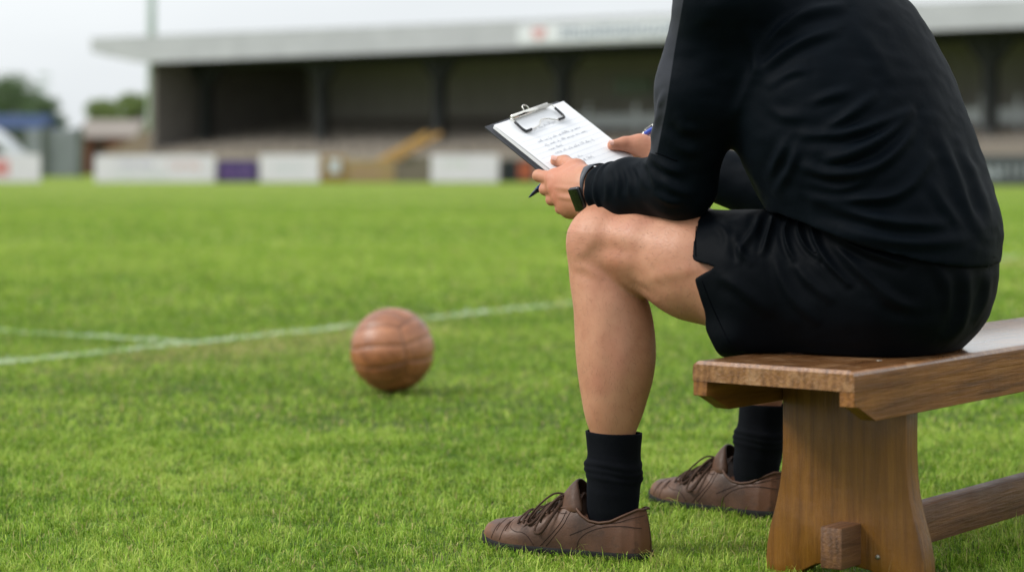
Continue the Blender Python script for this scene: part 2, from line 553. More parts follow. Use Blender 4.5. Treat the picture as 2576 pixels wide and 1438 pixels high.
# ---- right hand: thumb on the paper, fingers under the far edge
hT, hI, hM = on_board(1541, 365, .0085), on_board(1572, 362, .0135), on_board(1612, 366, .0180)
wr = WR
handR = [cone(hT, hI, .0092, .0112, .006), cone(hI, hM, .0115, .0155, .008), cone(hM, wr, .018, .026, .016),
         cone(wr, P(1632, 372, 3.742), .027, .020, .016), cone(wr, P(1640, 395, 3.735), .026, .020, .016)]
k1, k2, k3, k4 = P(1618, 363, 3.757), P(1622, 378, 3.765), P(1630, 392, 3.765), P(1640, 406, 3.757)
for kk, q1, q2, r in ((k1, P(1575,364,3.778), P(1548,376,3.760), .0108), (k2, P(1580,384,3.782), P(1556,394,3.757), .0108),
                      (k3, P(1590,400,3.775), P(1566,409,3.752), .0104), (k4, P(1604,415,3.767), P(1580,421,3.746), .0092)):
    handR += [cone(wr, kk, .022, .0150, .016)]+finger([kk, q1, q2], [r*1.15, r, r*.8])
body += hand+handR

def proj(V):
    return V[:,0]/V[:,1]*FD+CU, CV-(V[:,2]-HC)/V[:,1]*FD
def folds(V, F, lst, view=True):
    """soft cloth folds: ridges along polylines on the side that faces the pitch-side aisle"""
    n = vert_normals(V, F)
    U, W = proj(V)
    d = np.zeros(len(V))
    side = np.clip(-(n@(V.mean(0)*np.array([1,1,0])+np.array([0,0,0]))/np.linalg.norm(V.mean(0)[:2]))*2.2+.2, 0, 1)
    for pts, amp, wd in lst:
        pts = np.array(spline([np.array([a, b, 0.0]) for a, b in pts], 5))[:, :2]
        best = np.full(len(V), 1e9); bt = np.zeros(len(V)); sd = np.zeros(len(V))
        m = (U > pts[:,0].min()-4*wd) & (U < pts[:,0].max()+4*wd) & (W > pts[:,1].min()-4*wd) & (W < pts[:,1].max()+4*wd) & (side > 0)
        if not m.any(): continue
        u, w = U[m], W[m]; bb = np.full(m.sum(), 1e9); tt_ = np.zeros(m.sum()); ss = np.zeros(m.sum())
        for i in range(len(pts)-1):
            a, b = pts[i], pts[i+1]; ab = b-a; L2 = ab@ab+1e-9
            t = np.clip(((u-a[0])*ab[0]+(w-a[1])*ab[1])/L2, 0, 1)
            dx = u-a[0]-t*ab[0]; dy = w-a[1]-t*ab[1]
            q = np.hypot(dx, dy); c = q < bb
            bb = np.where(c, q, bb); tt_ = np.where(c, (i+t)/(len(pts)-1), tt_)
            ss = np.where(c, np.sign(ab[0]*dy-ab[1]*dx), ss)
        taper = np.sin(np.pi*np.clip(tt_*.92+.04, 0, 1))**.6
        x = bb*ss/wd
        prof = np.exp(-x*x)-.55*np.exp(-((x-1.7)/1.1)**2)-.25*np.exp(-((x+1.9)/1.2)**2)
        d[m] += 1.05*amp*prof*taper
    return V+n*(d*side)[:,None]

V, Fq = mesh_sdf(body, .0022)
V = relax(V, Fq, 1, .4)
V = folds(V, Fq, [([(1492,632),(1536,626),(1600,636)], -.0030, 22), ([(1448,668),(1475,676),(1505,694)], 0.00118, 11), ([(1450,640),(1472,628),(1486,600)], 0.00084, 12),
                  ([(1572,770),(1540,860),(1532,960),(1540,1040)], -0.00109, 25), ([(1462,750),(1476,860),(1488,1000)], -0.00067, 17),
                  ([(1612,706),(1680,690),(1790,668)], 0.00118, 16), ([(1596,708),(1618,726),(1644,746)], -0.00126, 8),
                  ([(1590,560),(1660,575),(1760,590)], -0.00076, 22), ([(1620,800),(1634,880),(1625,980)], 0.00067, 17),
                  ([(1395,470),(1430,474),(1460,478)], 0.00088, 5), ([(1402,495),(1432,500),(1462,500)], 0.00080, 5), ([(1405,485),(1425,487),(1450,488)], -0.00072, 5)])
bo = mesh_obj('body', V, Fq, M_skin, person, True)
fl = np.clip(1-np.linalg.norm(V-P(1420,470,3.49), axis=1)/.10, 0, 1)+np.clip(1-np.linalg.norm(V-P(1590,365,3.72), axis=1)/.09, 0, 1)+.35*np.clip(1-np.linalg.norm(V-K, axis=1)/.10, 0, 1)
for p_ in (iM, mM, rM, pM): fl += .9*np.exp(-(np.linalg.norm(V-p_, axis=1)/.017)**2)
at_ = bo.data.attributes.new('flush', 'FLOAT', 'POINT'); at_.data.foreach_set('value', np.clip(fl,0,1.4).astype(np.float32))
body_V, body_F = V, Fq

# nails: thin plates on the thumbs
M_nail = Mat('nail', lin(222,172,156), .3, .5).m
def nail(tip, back, name):
    ax = tip-back; ax /= np.linalg.norm(ax)
    n = nb-ax*(nb@ax); n /= np.linalg.norm(n); s = np.cross(ax, n)
    vs, fs = [], []
    for i in range(6):
        for j in range(7):
            a = -.0065+.013*i/5; ph = (-1+2*j/6)*.95
            w = 1.0 if 0 < i < 5 else .8
            vs.append(tip+ax*(a+.001)+s*math.sin(ph)*.0082*w+n*(math.cos(ph)*.0086+.0006))
    for i in range(5):
        for j in range(6): fs.append((i*7+j, i*7+j+1, (i+1)*7+j+1, (i+1)*7+j))
    mesh_obj('fingernail', vs, fs, M_nail, person, True)
nail(tT, tI, 'l'); nail(hT, hI, 'r')

# hair on the head
hair = [ell(head+hu*.03-gz*.012, (.098,.083,.106), (gz, Rv, hu), .02), ell(head-gz*.05-hu*.02, (.055,.072,.07), (gz, Rv, hu), .03)]
Vh, Fh = mesh_sdf(hair, .006)
Vh = Vh+vert_normals(Vh, Fh)*(vnoise(Vh, 90)[:,None]*.003)
mesh_obj('hair', Vh, Fh, noisy('hair_brown', (.03,.018,.01), (.06,.036,.02), 60, .6), person, True)

# leg hair: fine strands on both shins and the near thigh
nrm = vert_normals(V, Fq)
zsel = (V[:,2] > .205) & (V[:,2] < .545) & (V[:,0] < .36) & (V[:,1] < 3.5)
cand = np.where(zsel)[0]
pick = rng.choice(cand, 4200)
hv, hf = [], []
for i in pick:
    p = V[i]; n = nrm[i]
    down = np.array([.25, 0, -1.0]) if p[2] < .47 else np.array([-.8,.4,-.3])
    d = n*.5+down*.6+rng.normal(0,.45,3); d /= np.linalg.norm(d)
    L = rng.uniform(.005,.011); s = np.cross(d, n); s /= np.linalg.norm(s)+1e-9
    m = p+d*L*.55+n*.001; e = p+d*L-np.array([0,0,.0012])
    w = .00007; b0 = len(hv)
    hv += [p-s*w, p+s*w, m+s*w*.8, m-s*w*.8, e]
    hf += [(b0,b0+1,b0+2,b0+3), (b0+3,b0+2,b0+4)]
mesh_obj('leg_hair', hv, hf, Mat('leg_hair', (.055,.03,.018), .6, .3).m, person, True, False)

# ================================================================== CLOTHES
# ---- jersey
cuffL = WL+(EL-WL)/np.linalg.norm(EL-WL)*.026
jer = [zslice(torso_rows(), Rv, Fv, k=.03, power=2.15),
       econe(SL+Rv*.03, SL*.5+EL*.5+np.array([0,0,.0])+Fv*.002, (.084,.074), (.069,.062), Fv, .028),
       econe(SL*.5+EL*.5+Fv*.002, EL+Fv*.004+Zv*.01, (.069,.062), (.052,.052), Fv, .022),
       ell(EL+np.array([.008,-.003,-.004]), (.043,.044,.043), (Fv,Rv,Zv), .02),
       econe(EL+Fv*.004, EL*.45+WL*.55, (.050,.048), (.0445,.041), Zv, .02),
       econe(EL*.45+WL*.55, cuffL, (.0445,.041), (.0355,.032), Zv, .02, True),
       econe(SR-Rv*.03, SR*.5+ER*.5, (.08,.072), (.068,.06), Fv, .03), econe(SR*.5+ER*.5, ER, (.068,.06), (.058,.054), Fv, .03),
       econe(ER, WR+(ER-WR)*.12, (.060,.05), (.042,.036), Zv, .03, True),
       cone(SL+np.array([0,0,-.004]), SR+np.array([0,0,-.004]), .07, .07, .03),
       cone(neck0-np.array([0,0,.03]), neck0+(head-neck0)*.25, .075, .062, .03, True)]
ax_hem = np.array([-.34,-.20,-.12,-.03,.06,.10,.25]); az_hem = np.array([.452,.461,.478,.507,.535,.545,.552])
def hem_cut(p):
    f = (p[:,0]-PC[0])*Fv[0]+(p[:,1]-PC[1])*Fv[1]
    return np.where(p[:,2] < .6, np.interp(f, ax_hem, az_hem)-p[:,2], -1.0)
# the hem must not trim the forearms: they lie in front of the belly
def hem_torso(prim):
    f0 = prim.fn
    prim.fn = lambda p: np.maximum(f0(p), hem_cut(p))
    return prim
jer[0] = hem_torso(jer[0])
V, Fq = mesh_sdf(jer, .0032)
V = relax(V, Fq, 3, .5)
_c = lambda pts, s=2.194, ox=1591, oy=0: [(ox+a/s, oy+b/s) for a, b in pts]
JF = [(_c([(720,270),(800,180),(900,105),(1010,62),(1150,40)]), .0075, 13), (_c([(715,385),(800,315),(900,252),(1000,205),(1120,170)]), .0065, 12),
      (_c([(760,470),(880,400),(960,390)]), .003, 10),
      (_c([(1000,560),(1090,530),(1190,500)]), .004, 11), (_c([(1070,700),(1140,670),(1230,610),(1330,535)]), .006, 12),
      (_c([(950,745),(1100,742),(1260,715),(1400,665),(1530,605)]), .007, 12), (_c([(1080,880),(1200,850),(1330,790),(1450,705),(1540,630)]), .0085, 13),
      (_c([(950,925),(1100,960),(1250,950),(1380,900),(1490,800),(1550,690)]), .008, 13), (_c([(980,1010),(1130,1040),(1250,1010),(1340,960)]), .005, 12),
      (_c([(990,1085),(1200,1100),(1400,1090),(1540,1020),(1640,880)]), .007, 14),
      (_c([(1010,1120),(1180,1160),(1380,1215),(1560,1240),(1720,1232)]), .0075, 15), (_c([(1180,1270),(1400,1320),(1600,1340),(1800,1330)]), .005, 15),
      (_c([(1700,760),(1760,900),(1810,1040),(1870,1180),(1930,1290)]), .005, 14), (_c([(1800,780),(1880,950),(1930,1100),(1970,1240)]), .0045, 13),
      (_c([(1640,1000),(1720,1130),(1800,1230)]), .004, 13),
      (_c([(840,790),(800,880),(760,980)]), .005, 13), (_c([(900,820),(880,900),(800,1050)]), .005, 12),
      (_c([(690,330),(650,450),(600,560),(560,640)]), .004, 14), (_c([(640,200),(680,330),(690,420)]), .004, 13),
      (_c([(1250,180),(1350,300),(1420,420)]), .003, 18), (_c([(760,600),(850,640),(960,640)]), .003, 14)]
_k = lambda pts: [(1170+a/3.34, 224.7+b/3.34) for a, b in pts]
JF += [(_k([(1420,620),(1470,700),(1500,800)]), .004, 9), (_k([(1490,590),(1560,680),(1600,790)]), .0045, 10), (_k([(1560,580),(1700,660),(1820,700)]), .005, 11),
       (_k([(1350,650),(1380,760),(1380,880)]), .003, 8), (_k([(1270,680),(1290,790),(1280,900)]), .0025, 8), (_k([(1180,690),(1190,820),(1180,950)]), .0022, 7),
       (_k([(1650,760),(1760,840),(1900,880)]), .004, 12), (_k([(1600,880),(1720,940),(1850,950)]), .003, 11),
       (_k([(1750,450),(1860,520),(1980,520)]), .003, 13), (_k([(1800,250),(1850,330),(1960,360)]), .003, 13),
       (_k([(1660,40),(1625,160),(1605,280)]), .004, 7), (_k([(1640,200),(1590,330),(1560,430)]), .004, 7)]
V = folds(V, Fq, JF)
n = vert_normals(V, Fq)
V = V+n*(vnoise(V, 16)*.0022+vnoise(V*np.array([1,1,1.8]), 38, 7)*.0011)[:,None]
V = relax(V, Fq, 1, .3)
# cuff: a doubled band of cloth, so the last 25 mm stand proud
axf = (WL-EL)/np.linalg.norm(WL-EL)
s = (V-cuffL)@axf; dist = np.linalg.norm(V-cuffL-s[:,None]*axf, axis=1)
sel = (s > -.036) & (s < .01) & (dist < .06)
n = vert_normals(V, Fq)
V = V+n*(np.where(sel, .0026*np.clip((s+.036)/.004, 0, 1)+.0017*np.sin((s+.036)*270), 0))[:,None]
# hem band of the torso
f = (V[:,0]-PC[0])*Fv[0]+(V[:,1]-PC[1])*Fv[1]
hz = V[:,2]-np.interp(f, ax_hem, az_hem)
rr = np.abs((V[:,:2]-PC)@Rv[:2])
# grey satin insert down the front of the near sleeve
ctr = V[Fq].mean(1); U, W = proj(ctr)
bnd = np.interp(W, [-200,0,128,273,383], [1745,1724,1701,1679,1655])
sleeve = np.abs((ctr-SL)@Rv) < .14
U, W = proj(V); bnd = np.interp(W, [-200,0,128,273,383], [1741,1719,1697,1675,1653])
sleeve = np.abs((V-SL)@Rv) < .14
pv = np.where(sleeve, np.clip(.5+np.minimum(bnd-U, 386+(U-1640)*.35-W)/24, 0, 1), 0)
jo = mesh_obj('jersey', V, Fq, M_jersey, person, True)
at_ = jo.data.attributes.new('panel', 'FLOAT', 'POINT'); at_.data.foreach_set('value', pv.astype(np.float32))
jersey_V, jersey_F = V, Fq

# seams: thin cords of stitching laid on the cloth
def surface_line(V, F, pts, lift=.0004, n=6, side=-1):
    nn = vert_normals(V, F); U, W = proj(V)
    ok = (nn[:,1] < .25)
    Ui, Wi, Vi, Ni = U[ok], W[ok], V[ok], nn[ok]
    out = []
    for q in spline([np.array([a, b, 0.0]) for a, b in pts], n):
        dd = (Ui-q[0])**2+(Wi-q[1])**2
        near = np.argsort(dd)[:5]
        j = near[np.argmin(Vi[near,1])]
        y = Vi[near,1].min()*.0+np.median(Vi[near,1])
        out.append(P(q[0], q[1], y)+Ni[j]*lift)
    out = np.array(out)
    for _ in range(2): out[1:-1] = .25*out[:-2]+.5*out[1:-1]+.25*out[2:]
    return list(out)
sm = MB()
sm.tube(surface_line(V, Fq, _k([(1600,536),(1650,548),(1760,595),(1880,622),(2010,640)])), .0009, 5)
hemline = [(1999,556),(2080,579),(2160,603),(2250,626),(2340,641),(2430,647),(2500,647)]
sm.tube(surface_line(V, Fq, hemline), .0008, 5)
sm.build('jersey_seam', M_seam, person, True, smooth=True)

# ---- shorts
def fc(p): return p@Fv
sh_rows = []
for v, r, h in [(540,2492,.155),(600,2508,.168),(650,2512,.172),(690,2512,.172),(740,2503,.170),(790,2486,.163),(830,2458,.150),(858,2432,.136),(885,2400,.125)]:
    c = P(r-h*FD/3.29, v, 3.262); b = h/1.068
    zz = HC-(v-CV)*3.30/FD
    sh_rows.append((zz, c[0], c[1], 1.22*b, b))
hz_pts = [(P(1735,500,3.25)),(P(1735,530,3.24)),(P(1734,600,3.21)),(P(1735,652,3.20)),(P(1742,657,3.20)),(P(1822,669,3.20)),(P(1812,676,3.20)),(P(1749,702,3.20)),(P(1790,800,3.21)),(P(1828,884,3.23)),(P(1845,920,3.23))]
hzz = np.array([p[2] for p in hz_pts])[::-1]; hff = np.array([fc(p) for p in hz_pts])[::-1]
def hem_left(p): return fc(p)-np.interp(p[:,2], hzz, hff)
def with_cut(pr, cut):
    f0 = pr.fn; pr.fn = lambda p: np.maximum(f0(p), cut(p)); return pr
dirR = (KR-HRp)/np.linalg.norm(KR-HRp)
shorts = [zslice(sh_rows, Rv, Fv, k=.04, power=2.3),
          with_cut(econe(P(2160,712,3.195), P(1900,706,3.245), (.102,.098), (.106,.096), Zv, .03), hem_left),
          with_cut(econe(P(1900,706,3.245), P(1690,708,3.335), (.106,.096), (.112,.094), Zv, .015), hem_left),
          with_cut(econe(P(1830,846,3.215), P(1960,850,3.235), (.030,.05), (.030,.05), Zv, .03), hem_left),
          econe(HRp+np.array([0,0,.0]), HRp+dirR*.30, (.1,.1), (.092,.095), Zv, .03, True)]
bench_w = lambda p: (p[:,0]-.4674)*-.790+(p[:,1]-2.912)*.612
seat_z = lambda p: .339-.022*np.clip((bench_w(p)-.264)/.008, 0, 1)
V, Fq = mesh_sdf(shorts, .0026, cuts=[lambda p: seat_z(p)-p[:,2]])
V = relax(V, Fq, 1, .5)
_s = lambda pts: [(1404+a/2.198, 468+b/2.198) for a, b in pts]
SF = [(_s([(1190,150),(1170,230),(1150,300),(1130,370)]), .0065, 8), (_s([(1275,160),(1255,250),(1270,330),(1300,400)]), .0065, 7), (_s([(1340,165),(1330,240),(1370,330),(1440,400)]), .0065, 7),
      (_s([(1110,170),(1080,250),(1020,330),(1000,420)]), .0045, 9), (_s([(1400,200),(1420,300),(1490,420),(1600,540)]), .007, 9),
      (_s([(1450,190),(1560,290),(1700,360),(1900,430)]), .007, 10), (_s([(1480,240),(1600,400),(1720,520),(1900,650)]), .005, 12),
      (_s([(1200,400),(1230,500),(1300,620),(1420,740)]), .005, 13), (_s([(1310,430),(1380,520),(1500,620)]), .004, 12), (_s([(980,270),(1000,350),(1060,420)]), .0035, 10),
      (_s([(900,500),(1000,560),(1150,680)]), .004, 14), (_s([(880,200),(930,260),(940,340)]), .0025, 10),
      (_s([(2250,480),(2260,620),(2230,760),(2160,850)]), .005, 14), (_s([(2080,420),(2150,560),(2160,700)]), .003, 14), (_s([(1700,560),(1850,640),(2000,680)]), .003, 14),
      (_s([(2380,500),(2370,620),(2320,730)]), .004, 11)]
V = folds(V, Fq, SF)
n = vert_normals(V, Fq)
V = V+n*((vnoise(V, 17, 3)*.0024+vnoise(V, 42, 5)*.0009)*np.clip((V[:,2]-.345)/.02, 0, 1))[:,None]
V[:,2] = np.maximum(V[:,2], seat_z(V)-.0005)
mesh_obj('shorts', V, Fq, M_shorts, person, True)
sm = MB()
sm.tube(surface_line(V, Fq, _s([(770,412),(870,424),(1000,424),(1150,415),(1300,395),(1430,365)])), .0009, 5)
sm.tube(surface_line(V, Fq, [(1752,570),(1750,605),(1751,645)]), .0007, 5)
sm.tube(surface_line(V, Fq, [(1766,706),(1800,790),(1836,862)]), .0007, 5)
sm.build('shorts_seam', M_seam, person, True, smooth=True)

# ---- socks
def sock(rows_u, Yt, Yb, fd):
    fb = np.array([-fd[1], fd[0], 0.])
    vs, fs = [], []
    tab = np.array(rows_u, float); sc_ = (tab[-1,0]-tab[0,0])/232.
    vv = np.arange(tab[0,0], tab[-1,0]+.1, 4.0)
    seg = 48
    for i, v in enumerate(vv):
        l = np.interp(v, tab[:,0], tab[:,1]); r = np.interp(v, tab[:,0], tab[:,2])
        Y = Yt+(Yb-Yt)*(v-vv[0])/(vv[-1]-vv[0])
        c = P((l+r)/2, v, Y); h = (r-l)/2*Y/FD
        for k in range(seg):
            ph = 2*math.pi*k/seg
            rib = .0004*math.cos(ph*40)
            wob = .0016*math.sin(3*ph+v*.09)*math.exp(-((v-tab[0,0]-98)/34)**2)
            sq = 1-.26*min(1, max(0, (v-tab[0,0]-150*sc_)/(78*sc_)))
            q = c+(h+rib+wob)*(fb*math.cos(ph)*sq+fd*math.sin(ph))
            q[2] += .0035*math.sin(ph*2+1.0)*math.exp(-((v-tab[0,0]-98)/40)**2)+.002*math.sin(ph+1)
            vs.append(q)
    for i in range(len(vv)-1):
        for k in range(seg):
            k2 = (k+1) % seg
            fs.append((i*seg+k, i*seg+k2, (i+1)*seg+k2, (i+1)*seg+k))
    # rolled top edge
    c = np.mean(vs[:seg], axis=0); b0 = len(vs)
    for k in range(seg): vs.append(c+(np.array(vs[k])-c)*.93+np.array([0,0,.0006]))
    for k in range(seg):
        k2 = (k+1) % seg
        fs.append((k2, k, b0+k, b0+k2))
    o = mesh_obj('sock', vs, fs, M_sock, person, True)
    return o
stab = [(1086,1472,1616),(1096,1473,1616),(1112,1475,1614),(1140,1477,1612),(1155,1476,1613),(1162,1471,1617),(1168,1469,1619),(1175,1472,1616),(1183,1469,1619),(1191,1473,1615),(1200,1471,1618),(1208,1475,1613),(1225,1476,1611),(1250,1475,1610),(1285,1473,1607),(1318,1478,1598)]
sock(stab, 3.385, 3.372, footL_dir)
q = 3.372/3.776
rtab = []
for v, l, r in stab:
    z = HC-(v-CV)*3.375/FD
    vr = CV+(HC-z)*FD/3.772
    uc = np.interp(vr, [1008,1090,1185,1260], [1927,1913,1903,1902])+((l+r)/2-1545)*.4
    hw = (r-l)/2*.893
    rtab.append((vr, uc-hw, uc+hw))
sock(rtab, 3.772, 3.776, footR_dir)

# ---- shoes
def leather():
    m = Mat('shoe_leather', (.06,.035,.025), .42, .32)
    v = m.coord()
    f = m.noise(v, 14, 5, .6); g = m.noise(v, 55, 4, .6); gr = m.noise(v, 420, 3, .5)
    c = m.ramp(f, [(.28, lin(40,26,17)), (.5, lin(74,49,34)), (.72, lin(104,74,56))])
    sx = m.node('ShaderNodeSeparateXYZ'); m.link(m._tc.outputs['Object'], sx.inputs[0])
    toe = m.ramp(m.math('ADD', sx.outputs['X'], m.math('MULTIPLY', m.math('SUBTRACT', g, .5), .06)), [(.262, (0,0,0)), (.292, (1,1,1))])
    heel = m.ramp(m.math('ADD', sx.outputs['X'], m.math('MULTIPLY', m.math('SUBTRACT', f, .5), .22)), [(.005, (1,1,1)), (.06, (0,0,0))])
    c = m.mix(m.math('MULTIPLY', toe, .75), c, lin(140,92,60)); c = m.mix(m.math('MULTIPLY', heel, .6), c, lin(112,72,48))
    c = m.mix(m.ramp(g, [(.54, (0,0,0)), (.75, (.8,.8,.8))]), c, lin(40,26,20))
    m.color(c); m.rough(m.ramp(g, [(.3, (.38,)*3), (.75, (.66,)*3)]))
    m.bump(m.math('ADD', m.math('MULTIPLY', gr, .35), m.math('MULTIPLY', m.noise(v, 30, 3, .5), 1.6)), .35, .0025)
    return m.m
M_leather = leather()
M_sole = noisy('shoe_sole', (.008,.008,.008), (.018,.017,.016), 40, .8, spec=.15)
M_lace = noisy('shoe_lace', lin(52,34,24), lin(74,50,36), 300, .85, .4, 700)
M_thread = Mat('shoe_thread', lin(44,30,25), .8, .2).m
M_lining = noisy('shoe_lining', lin(84,54,36), lin(66,42,28), 40, .6)
SX = np.array([-.004,-.002,0,.004,.012,.03,.06,.10,.15,.20,.235,.262,.28,.292,.299,.301])
SW = np.array([.001,.008,.012,.021,.029,.0375,.0425,.0440,.0455,.0485,.0485,.0435,.0345,.0225,.011,.004])
SH = np.array([.092,.092,.092,.094,.096,.100,.105,.103,.0800,.0595,.0495,.0445,.0405,.0345,.027,.021])
SCc = np.array([0,0,0,0,0,0,0,.001,.004,.005,.003,-.002,-.005,-.008,-.009,-.009])
CUTX = np.array([-.01,0,.012,.03,.05,.068,.085,.099,.112,.119,.30]); CUTZ = np.array([.0795,.080,.0805,.0715,.0615,.0585,.0605,.068,.0785,.30,.30])
def shoe_dims(x): return (np.interp(x, SX, SW), np.interp(x, SX, SH), np.interp(x, SX, SCc))
def shoe_pt(x, phi, side_off=0.0):
    w, h, c = shoe_dims(x)
    co, si = math.cos(phi), math.sin(phi)
    e = .82
    y = c+(w+side_off)*math.copysign(abs(co)**e, co)*(1-.12*max(0, si)**3)
    z = .012+(h-.012)*abs(si)**.80
    y = c+(y-c)*(1-.5*(z/.09)**2*math.exp(-max(x,0)/.042))
    x = x+.010*(z/.085)**2.5*math.exp(-max(x,0)/.03)
    return np.array([x, y, z])
def side_pt(x, z, s, off=.0):
    """a point on the side of the upper at height z"""
    lo, hi = 0.0, math.pi/2
    for _ in range(26):
        mid = (lo+hi)/2
        if shoe_pt(x, mid)[2] < z: lo = mid
        else: hi = mid
    p = shoe_pt(x, lo)
    w, h, c = shoe_dims(x)
    y = c+(p[1]-c)*s
    return np.array([x, y+s*off, p[2]+off*.5])
def make_shoe(heel, d, mirror):
    th = thing_part('shoe', heel, math.atan2(d[1], d[0]), person)
    nx, na = 90, 56
    xs = np.unique(np.concatenate([[-.004,-.0035,-.002,-.001], np.linspace(0,.03,16), np.linspace(.03,.26,64), np.linspace(.26,.301,22)]))
    vs, fs = [], []
    for x in xs:
        cz = np.interp(x, CUTX, CUTZ)
        for k in range(na+1):
            ph = math.pi*k/na
            p = shoe_pt(x, ph)
            if p[2] > cz:                      # inside the collar: fold the leather inwards and down
                ex = p[2]-cz
                p[2] = cz-min(ex*1.6, .03)-0.0
                w, h, c = shoe_dims(x)
                p[1] = c+(p[1]-c)*(.965-min(ex*1.5,.12))
            # creases across the vamp
            cr = math.exp(-((x-.218)/.022)**2)*math.sin(x*310+2.0*math.cos(ph))*.0012
            p[2] += cr*max(0, math.sin(ph))
            vs.append(p)
    n1 = na+1
    for i in range(len(xs)-1):
        for k in range(na): fs.append((i*n1+k, i*n1+k+1, (i+1)*n1+k+1, (i+1)*n1+k))
    up = mesh_obj('upper', np.array(vs), fs, M_leather, th)
    # sole: welt plus tread, heel a little higher
    so = MB(); out = []
    for s_ in (1, -1):
        r = [(x, np.interp(x, SX, SCc)+s_*(np.interp(x, SX, SW)+.0025)) for x in xs]
        out += r if s_ == 1 else r[::-1]
    n = len(out)
    lv = [(-.004, .97), (.0, 1.0), (.011, 1.0), (.014, .975)]
    vv = []
    for z, sc_ in lv:
        for x, y in out:
            zz = z
            if z <= 0 and .10 < x < .155: zz = z+.006
            toe_spring = .010*max(0, (x-.225)/.075)**2
            vv.append(((x-.15)*sc_*1.01+.15, y*sc_, zz+toe_spring*(1 if z < .012 else .7)))
    ff = []
    for a in range(len(lv)-1):
        for i in range(n):
            j = (i+1) % n
            ff.append((a*n+i, a*n+j, (a+1)*n+j, (a+1)*n+i))
    ff.append(tuple(range(n))); ff.append(tuple((len(lv)-1)*n+i for i in range(n-1,-1,-1)))
    so.add(vv, ff); so.build('sole', M_sole, th, smooth=True)
    # collar roll
    ro = MB()
    pts = []
    cx = [x for x in np.linspace(.003,.1165,46)]
    for s_ in (1,-1):
        pp = [side_pt(x, float(np.interp(x, CUTX, CUTZ))-.0005, s_, .0004) for x in cx]
        pts = pts+pp[::-1]+[np.array([.0068,.006,.0795]), np.array([.0055,0,.0793]), np.array([.0068,-.006,.0795])] if s_ == 1 else pts+pp
    ro.tube(pts, .0021, 8); ro.build('collar', M_lining, th, smooth=True)
    # tongue rising in front of the sock
    tg = MB(); grid = []
    for i in range(12):
        t = i/11
        x0 = .162-.034*t-.006*t*t; z0 = .0665+.052*t+.004*math.sin(t*3)
        hw = .020+.0175*t-(.012 if i == 11 else .004 if i == 10 else 0)
        for j in range(11):
            a = -1+2*j/10
            grid.append((x0-.022*abs(a)**2.2*t-.001, .003+hw*a, z0-(.0095*(1-t)+.050*t)*abs(a)**3.0))
    fs2 = [(i*11+j, i*11+j+1, (i+1)*11+j+1, (i+1)*11+j) for i in range(11) for j in range(10)]
    to = mesh_obj('tongue', grid, fs2, M_leather, th)
    md = to.modifiers.new('thickness', 'SOLIDIFY'); md.thickness = .005; md.offset = 0
    md2 = to.modifiers.new('soft', 'SUBSURF'); md2.levels = 1; md2.render_levels = 1
    # eyestays: raised facing on both sides of the lacing
    ey = MB()
    for s_ in (1,-1):
        top = [(.119,.0780),(.14,.0745),(.165,.0655),(.19,.0555),(.212,.0475)]
        pts = [side_pt(x, min(z, shoe_dims(x)[1]-.0035), s_, .0008) for x, z in top]
        ey.tube(spline(pts, 6), .0016, 6)
    ey.build('eyestay', M_leather, th, smooth=True)
    # stitched seams on both sides
    stt = MB()
    lines = [[(.004,.052),(.03,.055),(.06,.052),(.085,.043),(.100,.030),(.104,.014)],
             [(.118,.075),(.124,.062),(.128,.052),(.14,.036),(.156,.016)], [(.128,.0715),(.131,.060),(.137,.049),(.149,.034),(.166,.016)],
             [(.262,.018),(.258,.03),(.255,.0415)], [(.242,.018),(.238,.032),(.234,.046)],
             [(.226,.046),(.224,.038),(.212,.034),(.20,.034),(.188,.028),(.178,.016)],
             [(.070,.057),(.085,.050),(.105,.041),(.116,.036)], [(.002,.071),(.02,.0665),(.036,.061),(.05,.0585)], [(.126,.069),(.135,.0675),(.147,.07)]]
    for ln in lines:
        for s_ in (1,-1):
            pts = [side_pt(float(p[0]), float(min(p[1], shoe_dims(p[0])[1]-.002)), s_, .0002) for p in spline([np.array([a,b,0.]) for a,b in ln], 6)]
            stt.tube(pts, .00055, 5)
    # toe cap arc across the top
    for xx in (.256, .236):
        stt.tube([shoe_pt(xx-.006*math.sin(ph), ph)+np.array([0,0,.0002]) for ph in np.linspace(.5, math.pi-.5, 20)], .00055, 5)
    stt.build('stitching', M_thread, th, smooth=True)
    # laces: bars, knot, two loops and two ends
    la = MB()
    for i, x in enumerate(np.linspace(.150,.202,4)):
        h = shoe_dims(x)[1]; x2 = x+.010
        pts = [side_pt(x, h-.012, 1, .001), shoe_pt(x+.003, .95)+np.array([0,.0,.003]), shoe_pt(x+.006, math.pi/2)+np.array([0,0,.0055]), shoe_pt(x2, math.pi-.95)+np.array([0,0,.003]), side_pt(x2, shoe_dims(x2)[1]-.012, -1, .001)]
        la.tube(spline(pts, 6), .0021, 6, .6)
        pts = [np.array([p[0], 2*np.interp(p[0], SX, SCc)-p[1], p[2]+.0012]) for p in pts]
        la.tube(spline(pts, 6), .0021, 6, .6)
    kn = np.array([.137, .008, .093])
    near = 1 if not mirror else 1
    for sg in (1, -1):
        la.tube(spline([kn, (.146,.028*sg,.091), (.163,.047*sg,.066), (.174,.055*sg,.042), (.168,.058*sg,.036), (.159,.055*sg,.042), (.148,.044*sg,.064), (.139,.022*sg,.087), kn], 7), .0027, 7, .6)
    la.tube(spline([kn, (.157,.022,.095), (.180,.036,.074), (.194,.043,.053), (.190,.047,.047), (.181,.045,.052), (.163,.035,.073), (.147,.016,.092), kn], 7), .0026, 7, .6)
